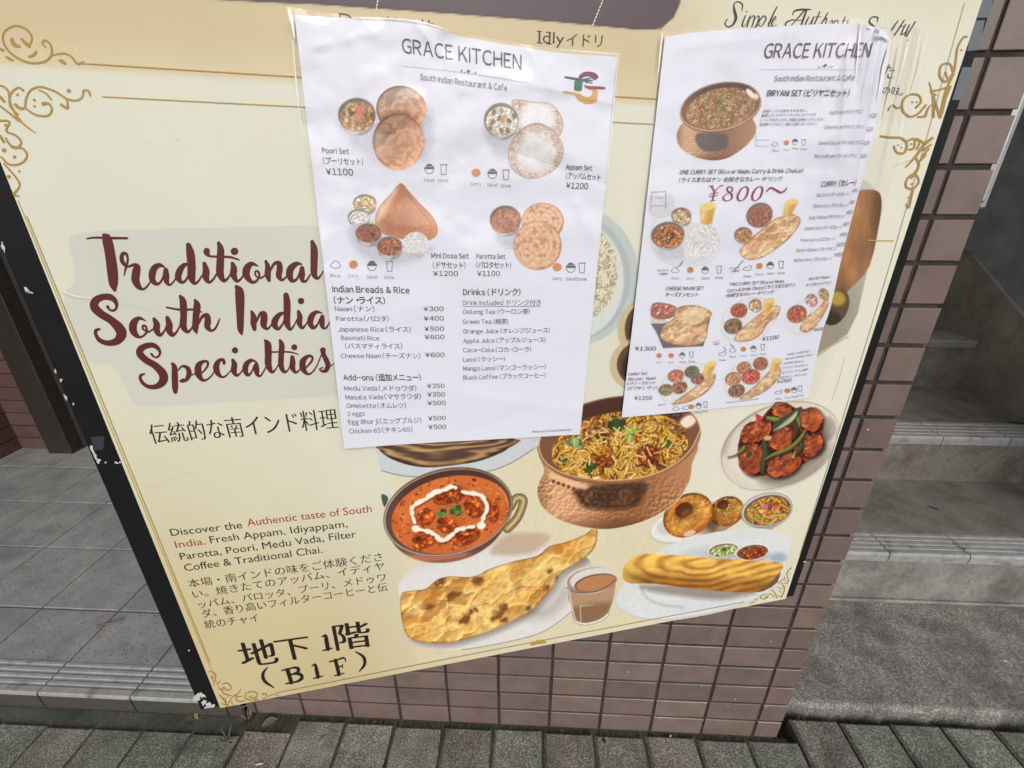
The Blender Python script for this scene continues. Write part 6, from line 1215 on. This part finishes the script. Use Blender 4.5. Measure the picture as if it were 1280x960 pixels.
for x, y, rx, ry, pal, sd in ((345, 692, 10.5, 7.6, [(196, 104, 86), (206, 126, 100)], 461), (452, 665, 9.6, 7.6, [(92, 102, 74), (110, 118, 84)], 462), (278, 785, 9.4, 7, [(128, 120, 86), (150, 138, 96)], 463), (490, 710, 9, 7, [(160, 110, 90), (140, 92, 76)], 464)): katori(A, *c_((x, y))[0], rx, ry, 2, pal, sd, -15, rim=(150, 118, 98))
snaan(A, c_((318, 885), (370, 840), (470, 770), (560, 700), (608, 680), (600, 740), (540, 810), (440, 865), (370, 880)), 465, 5); glass(A, *c_((560, 612))[0], 7.4, .5)
wash(A, .14); pap(A, 'ladies_set_picture', .00018, paper2, O2, surf2)
A = Art(902, 442, 982, 504, 0.65, paper_bg)
plate_(A, c_((670, 790), (690, 690), (770, 610), (900, 575), (1040, 580), (1050, 680), (960, 790), (820, 855), (720, 845)))
for x, y, rx, ry, pal, sd in ((800, 640, 9.4, 8, [(190, 120, 92), (206, 140, 106)], 471), (910, 610, 9.8, 8.2, [(176, 104, 78), (160, 92, 70)], 472), (727, 712, 10.4, 8.4, [(186, 124, 92), (206, 150, 112)], 473), (845, 697, 12.4, 9.4, [(190, 76, 62), (206, 104, 84)], 474), (750, 790, 11, 8.2, [(140, 100, 72), (166, 122, 88), (110, 78, 56)], 475)): katori(A, *c_((x, y))[0], rx, ry, 2, pal, sd, -18, rim=(184, 146, 116))
snaan(A, c_((770, 840), (850, 780), (940, 690), (1010, 625), (1045, 650), (1030, 710), (950, 790), (860, 835), (800, 850)), 476, 5); glass(A, *c_((1005, 590))[0], 6.4, .4)
wash(A, .14); pap(A, 'lunch_set_picture', .00018, paper2, O2, surf2)
I = Ink(surf2, 0.0003); I.noto = True; Z4 = ((770, 0), 3.2); Z5 = ((760, 250), 3.556); MR = (158, 66, 84); FT = (110, 104, 116)
symrow(I, [(969, 180, 'rice'), (983, 178.5, 'curry'), (994, 177, 'salad'), (1004.5, 178, 'drink')], 4.6)
symrow(I, [(844, 337.5, 'rice'), (863, 337.5, 'curry'), (881.5, 337.5, 'salad'), (899, 337, 'drink'), (934, 335, 'naan'), (949.5, 332.5, 'curry'), (963, 331.5, 'salad'), (976.5, 331, 'drink')], 5.6)
symrow(I, [(824, 444.5, 'curry'), (839, 444.5, 'curry'), (853, 444, 'salad'), (864.5, 443.5, 'drink'), (903, 441.5, 'naan'), (916, 437.5, 'rice'), (929.5, 436.5, 'curry'), (942, 435.5, 'salad'), (953.5, 434, 'drink'), (845, 510.5, 'rice'), (857, 509, 'naan'), (864.5, 508.5, 'curry'), (873.5, 507, 'salad'), (882, 506, 'drink'), (973, 490, 'naan'), (984.5, 488.5, 'curry'), (993, 487.5, 'salad'), (1000.5, 486, 'drink')], 4.6)
T = lambda z_, b, x0, y0, x1, y1, cap, c=DG, off=0.0: I.text(b, z_[0][0]+x0/z_[1], z_[0][1]+y0/z_[1], z_[0][0]+x1/z_[1], z_[0][1]+y1/z_[1], cap/z_[1], c, off)
T(Z4, 'GRACE KITCHEN', 590, 232, 1014, 228, 60, (110, 84, 100)); T(Z4, 'South Indian Restaurant & Cafe', 632, 325, 953, 321, 23, (98, 90, 100)); T(Z4, 'BIRYANI SET (ビリヤニセット)', 604, 384, 932, 384, 24, DG, .010)
I.stroke([(951, 86.5, .5), (1020, 86, .5), (1078, 86.5, .5)], (196, 194, 204))
for x, y, w_ in ((1024, 84, 1.8), (1028, 83, 1.4), (1032, 81.5, 3.6), (1036.5, 83, 1.4), (1040, 83, 1.8)): I.stroke([(x, y, w_)], (100, 92, 100))
for b, x0, y0, x1, y1, cap, c, off in (('本場インドの味をそのままに。', 586, 450, 765, 446, 10, FT, 0), ('厳選したバスマティライスとスパイスを', 582, 467, 800, 463, 10, FT, 0), ('じっくり炊き上げた、自慢の本格ビリヤニです。', 578, 485, 832, 482, 10, FT, 0), ('自家製ライタとご一緒にお楽しみください。', 575, 503, 804, 499, 10, FT, 0),
  ('Veg Biryani (ベジビリヤニ)', 853, 456, 985, 452, 14, FT, 0), ('Chicken Biryani (チキンビリヤニ)', 832, 515, 990, 513, 14, FT, 0), ('Chicken 65 Biryani (チキン65ビリヤニ)', 810, 579, 985, 576, 14, FT, 0), ('Mutton Biryani (マトンビリヤニ)', 795, 631, 962, 629, 14, FT, 0), ('¥1200', 1014, 470, 1042, 470, 18, FT, 0), ('¥1200', 1000, 525, 1026, 525, 18, FT, 0), ('¥1200', 988, 580, 1012, 579, 17, FT, 0), ('¥1300', 976, 632, 1000, 631, 17, FT, 0),
  ('ONE CURRY SET (Rice or Naan, Curry & Drink Choice)', 255, 697, 748, 690, 17, DG, .006), ('(ライスまたはナン・お好きなカレー・ドリンク', 252, 728, 665, 723, 16, DG, .004), ('CURRY （カレー)', 820, 747, 958, 741, 22, DG, .008), ('Dal Curry (ダールカレー)', 802, 787, 930, 782, 14, FT, 0), ('¥800', 944, 770, 966, 768, 15, FT, 0), ('Chicken Curry (チキンカレー)', 787, 831, 926, 827, 14, FT, 0), ('¥800', 934, 816, 954, 815, 15, FT, 0), ('Saag Chicken (サグチキン)', 770, 877, 912, 873, 14, FT, 0), ('¥850', 920, 858, 946, 856, 16, FT, 0), ('Keema Curry (キーマカレー)', 756, 920, 900, 915, 14, FT, 0), ('¥850', 908, 905, 932, 903, 16, FT, 0)): T(Z4, b, x0, y0, x1, y1, cap, c, off)
for b, x0, y0, x1, y1, cap, c, off in (('Prawn Curry (エビカレー)', 856, 186, 1005, 180, 15, FT, 0), ('¥900', 1030, 162, 1062, 160, 17, FT, 0), ('Butter Chicken (バターチキン)', 839, 231, 1012, 224, 15, FT, 0), ('¥850', 1015, 208, 1052, 206, 19, FT, 0), ('Mutton Curry (マトンカレー)', 826, 275, 992, 268, 15, FT, 0), ('¥900', 1006, 254, 1046, 250, 20, FT, 0),
  ('CHEESE NAAN SET', 258, 401, 426, 400, 16, DG, .006), ('チーズナンセット', 256, 429, 400, 428, 15, DG, .004), ('TWO CURRY SET (Rice or Naan,', 538, 383, 784, 367, 15, DG, .004), ('Curry & Drink Choice) (ライスまたはナン', 530, 410, 832, 384, 15, DG, .004), ('・お好きなカレー・ドリンク', 526, 432, 736, 416, 14, DG, .004), ('KIDS SET (Naan)', 892, 357, 986, 347, 12, DG, .004), ('キッズセット（ナン）', 880, 385, 990, 372, 12, DG, .004),
  ('¥1300', 120, 669, 213, 669, 18, DG, .002), ('¥1100', 685, 627, 758, 617, 18, DG, .002), ('¥1250', 117, 889, 195, 888, 17, DG, .002), ('¥650', 915, 584, 962, 579, 15, DG, 0), ('¥2500', 752, 816, 815, 808, 16, DG, 0),
  ('Ladies’ Set', 92, 780, 175, 777, 13, DG, .002), ('(Biryani/ Naan)', 90, 803, 212, 798, 13, DG, .002), ('レディースセット', 87, 822, 210, 818, 12, DG, .002), ('(ビリヤニ・ナン)', 86, 844, 217, 841, 13, DG, .002),
  ('FAMILY LUNCH SET', 797, 691, 897, 676, 9, DG, 0), ('(Biryani & Naan, Curry', 788, 711, 912, 690, 9, DG, 0), ('& Drink Choice)', 782, 730, 868, 720, 9, DG, 0), ('ファミリーランチセット', 776, 752, 888, 738, 9, DG, 0), ('(ビリヤニ・ナン、お好', 772, 774, 888, 758, 10, DG, 0), ('きなカレー・ドリンク)', 762, 795, 882, 780, 10, DG, 0), ('おかわり', 218, 318, 268, 316, 8, FT, 0), ('一回無料', 220, 334, 265, 332, 8, DG, 0), ('おかわり', 540, 308, 585, 304, 7, FT, 0), ('一回無料', 542, 322, 585, 318, 7, DG, 0), ('おかわり', 466, 634, 500, 631, 6, FT, 0), ('一回無料', 466, 645, 496, 642, 6, DG, 0), ('おかわり', 222, 915, 258, 912, 6, FT, 0), ('Photos are for illustration only', 525, 905, 672, 886, 7, DG, 0)): T(Z5, b, x0, y0, x1, y1, cap, c, off)
Z8 = ((800, 225), 6.4)
for s in ([(555, 48, 6), (575, 50, 12), (598, 92, 10)], [(660, 42, 5), (630, 60, 6), (598, 95, 9)], [(598, 92, 10), (590, 130, 11), (582, 164, 10)], [(562, 108, 6), (625, 102, 6)], [(556, 130, 6), (622, 124, 6)], [(565, 166, 5), (605, 163, 5)], [(555, 48, 5), (590, 45, 5)], [(640, 44, 5), (668, 42, 5)],
          [(742, 66, 9), (725, 52, 6), (702, 62, 11), (705, 88, 9), (735, 112, 12), (736, 146, 11), (705, 165, 6), (672, 155, 11), (672, 130, 10), (705, 105, 6), (738, 86, 10), (742, 66, 9)],
          [(842, 52, 6), (812, 72, 12), (786, 120, 14), (788, 155, 11), (812, 165, 6), (846, 140, 12), (866, 90, 14), (862, 60, 10), (842, 52, 6)], [(958, 50, 6), (928, 70, 12), (902, 118, 14), (904, 154, 11), (928, 164, 6), (962, 138, 12), (982, 88, 14), (978, 58, 10), (958, 50, 6)],
          [(1015, 92, 9), (1045, 62, 13), (1085, 75, 14), (1125, 98, 14), (1160, 85, 11), (1176, 60, 6)]): I.stroke(s, MR, *Z8)
for P in ([(853.5, 326, 1.1), (850, 332, .7), (846, 334, .7)], [(929, 326, 1.1), (922, 334, .7), (918, 338, .7)], [(913.5, 430, .7), (918, 434, .7)], [(905, 433.5, .7), (908, 438, .7)]): I.stroke(P, (110, 106, 110))
for P in ([(815, 240, .8), (833, 238.5, .8)], [(816, 257, .8), (832, 256, .8)], [(815.5, 240, .8), (814, 262, .8)], [(833, 238.5, .8), (833, 260, .8)], [(820, 247, .8), (829, 246.5, .8)], [(945, 163, .6), (946, 182, .6)], [(945, 182, .6), (960, 182.5, .6)], [(945, 175, .6), (962, 174, .6)]): I.stroke(P, (190, 190, 196))
I.done('lettering', paper2, O2, M_PINK)
# ------------------------------------------------------------------ small things on the ground
def ground_pt(x, y, zz):
    d = rays(x, y); return CAM+(zz-CAM[2])/d[2]*d
def leaf_mesh(c, L, W_, an, col, name, label, cat, lift=0.004):
    a = Acc(); n = 9; t = np.linspace(0, 1, n); V = []
    for q in t:
        w_ = W_*math.sin(math.pi*min(q*1.02, 1))**.8; zz = lift+0.006*math.sin(q*3.0)
        for s in (-1, 0, 1): V.append((L*(q-.5), s*w_*.5, zz+(0.003 if s else 0)))
    V = np.array(V); ca, sa = math.cos(an), math.sin(an); V[:, :2] = V[:, :2]@np.array([[ca, sa], [-sa, ca]])
    F = [(i*3+j, (i+1)*3+j, (i+1)*3+j+1, i*3+j+1) for i in range(n-1) for j in (0, 1)]
    a.add(V+c, F, col); return tag(mkobj(name, a, M_LEAF, None, c, True), label, cat)
p = ground_pt(338, 906, 0.002); leaf_mesh(p, 0.034, 0.022, 0.5, (0.17, 0.125, 0.09), 'dry_leaf', 'dry brown leaf lying on the paving at the foot of the tiled wall', 'leaf')
p = ground_pt(134, 783, 0.061); a = Acc()
a.tube([p+np.array(v) for v in ((-.022, -.006, .002), (-.008, .004, .004), (.008, .010, .003), (.022, .013, .006), (.028, .026, .003))], [.0012, .0022, .0020, .0016, .0006], 6, (0.20, 0.14, 0.09))
tag(mkobj('twig', a, M_LEAF, None, p, True), 'short curled brown twig lying on the grey porch tiles', 'twig')
def weed(px, py, zz, n, h, seed, label, cols):
    c = ground_pt(px, py, zz); rg = random.Random(seed); a = Acc()
    for k in range(n):
        an = rg.uniform(0, 6.28); L = h*rg.uniform(.5, 1.2); sp = rg.uniform(.3, 1.0); w_ = rg.uniform(.0010, .0032); col = rg.choice(cols); V = []
        r0 = rg.uniform(0, .012)
        for q in np.linspace(0, 1, 6):
            r = r0+sp*L*q*.8; zz2 = L*(q-.45*q*q*sp); ww = w_*(1-q)**.6+.0003
            bx, by = r*math.cos(an), r*math.sin(an); V += [(bx-ww*math.sin(an), by+ww*math.cos(an), zz2), (bx+ww*math.sin(an), by-ww*math.cos(an), zz2)]
        a.add(np.array(V)+c, [(2*i, 2*i+1, 2*i+3, 2*i+2) for i in range(5)], np.array(col)*rg.uniform(.7, 1.3))
    return tag(mkobj('weed', a, M_LEAF, None, c, True), label, 'weed')
GR = [(0.09, 0.13, 0.035), (0.12, 0.14, 0.05), (0.16, 0.15, 0.06)]; DR = [(0.16, 0.12, 0.06), (0.13, 0.09, 0.06), (0.08, 0.08, 0.035)]
weed(246, 900, 0.0, 12, .022, 1, 'small green weed growing in the gutter below the chipped sign corner', GR)
weed(312, 902, 0.0, 18, .024, 2, 'dry brown tuft of grass at the left foot of the tiled wall', DR)
weed(285, 925, 0.0, 6, .034, 6, 'sparse dry grass stems in a paving joint left of the brown leaf', DR)
weed(853, 908, -0.01, 16, .016, 3, 'dark green moss tuft at the wall foot near the right end', [(0.03, 0.045, 0.016), (0.05, 0.06, 0.025)])
weed(1000, 905, -0.01, 18, .018, 4, 'moss tuft beside the landing corner at the end of the wall', [(0.035, 0.04, 0.02), (0.08, 0.07, 0.04)])
def pebble(px, py, zz, rx, ry, hh, an, col, label, cat, name='pebble', seed=0):
    c = ground_pt(px, py, zz); rg = np.random.RandomState(seed); a = Acc(); V = []; n = 12
    for r, h in ((1, 0), (.92, .55), (.6, .95)):
        for k in range(n):
            t = 6.283*k/n; q = r*(1+.18*math.sin(2*t+seed)+rg.uniform(-.06, .06)); x, y = rx*q*math.cos(t), ry*q*math.sin(t)
            V.append((x*math.cos(an)-y*math.sin(an), x*math.sin(an)+y*math.cos(an), hh*h))
    V.append((0, 0, hh)); F = [(j*n+i, j*n+(i+1) % n, (j+1)*n+(i+1) % n, (j+1)*n+i) for j in (0, 1) for i in range(n)]+[(2*n+i, 2*n+(i+1) % n, 3*n) for i in range(n)]
    a.add(np.array(V)+c, F, col); return tag(mkobj(name, a, M_LEAF, None, c, True), label, cat)
pebble(402, 925, 0.0, .009, .007, .003, 1.2, (0.22, 0.215, 0.20), 'flat grey chip of stone on a paving block below the sign', 'stone', 'stone_chip', 1)
pebble(324, 955, 0.0, .008, .0022, .002, .25, (0.6, 0.58, 0.55), 'tiny white paper scrap on the paving near the bottom edge', 'litter', 'paper_scrap', 2)
pebble(755, 926, 0.0, .0045, .0045, .003, 0, (0.02, 0.02, 0.02), 'small black gum spot on a paving block below the wall', 'gum', 'gum_spot', 3)
pebble(838, 920, 0.0, .003, .0016, .002, .8, (0.6, 0.58, 0.54), 'tiny pale grit grain on the paving under the right half of the wall', 'grit', 'grit_grain', 4)
pebble(1256, 826, 0.021, .006, .003, .002, -.6, (0.5, 0.5, 0.48), 'small pale scrap on the rough concrete landing', 'litter', 'paper_scrap', 5)
pebble(1167, 635, 0.209, .016, .004, .001, -.8, (0.03, 0.028, 0.025), 'dark leaf fragment on the first concrete step', 'leaf', 'leaf_scrap', 6)
pebble(1272, 529, 0.393, .030, .010, .004, -.3, (0.035, 0.03, 0.028), 'dark broken patch on the second step edge', 'leaf', 'leaf_scrap', 7)
bpy.data.objects.remove(_to); bpy.data.curves.remove(_tc)
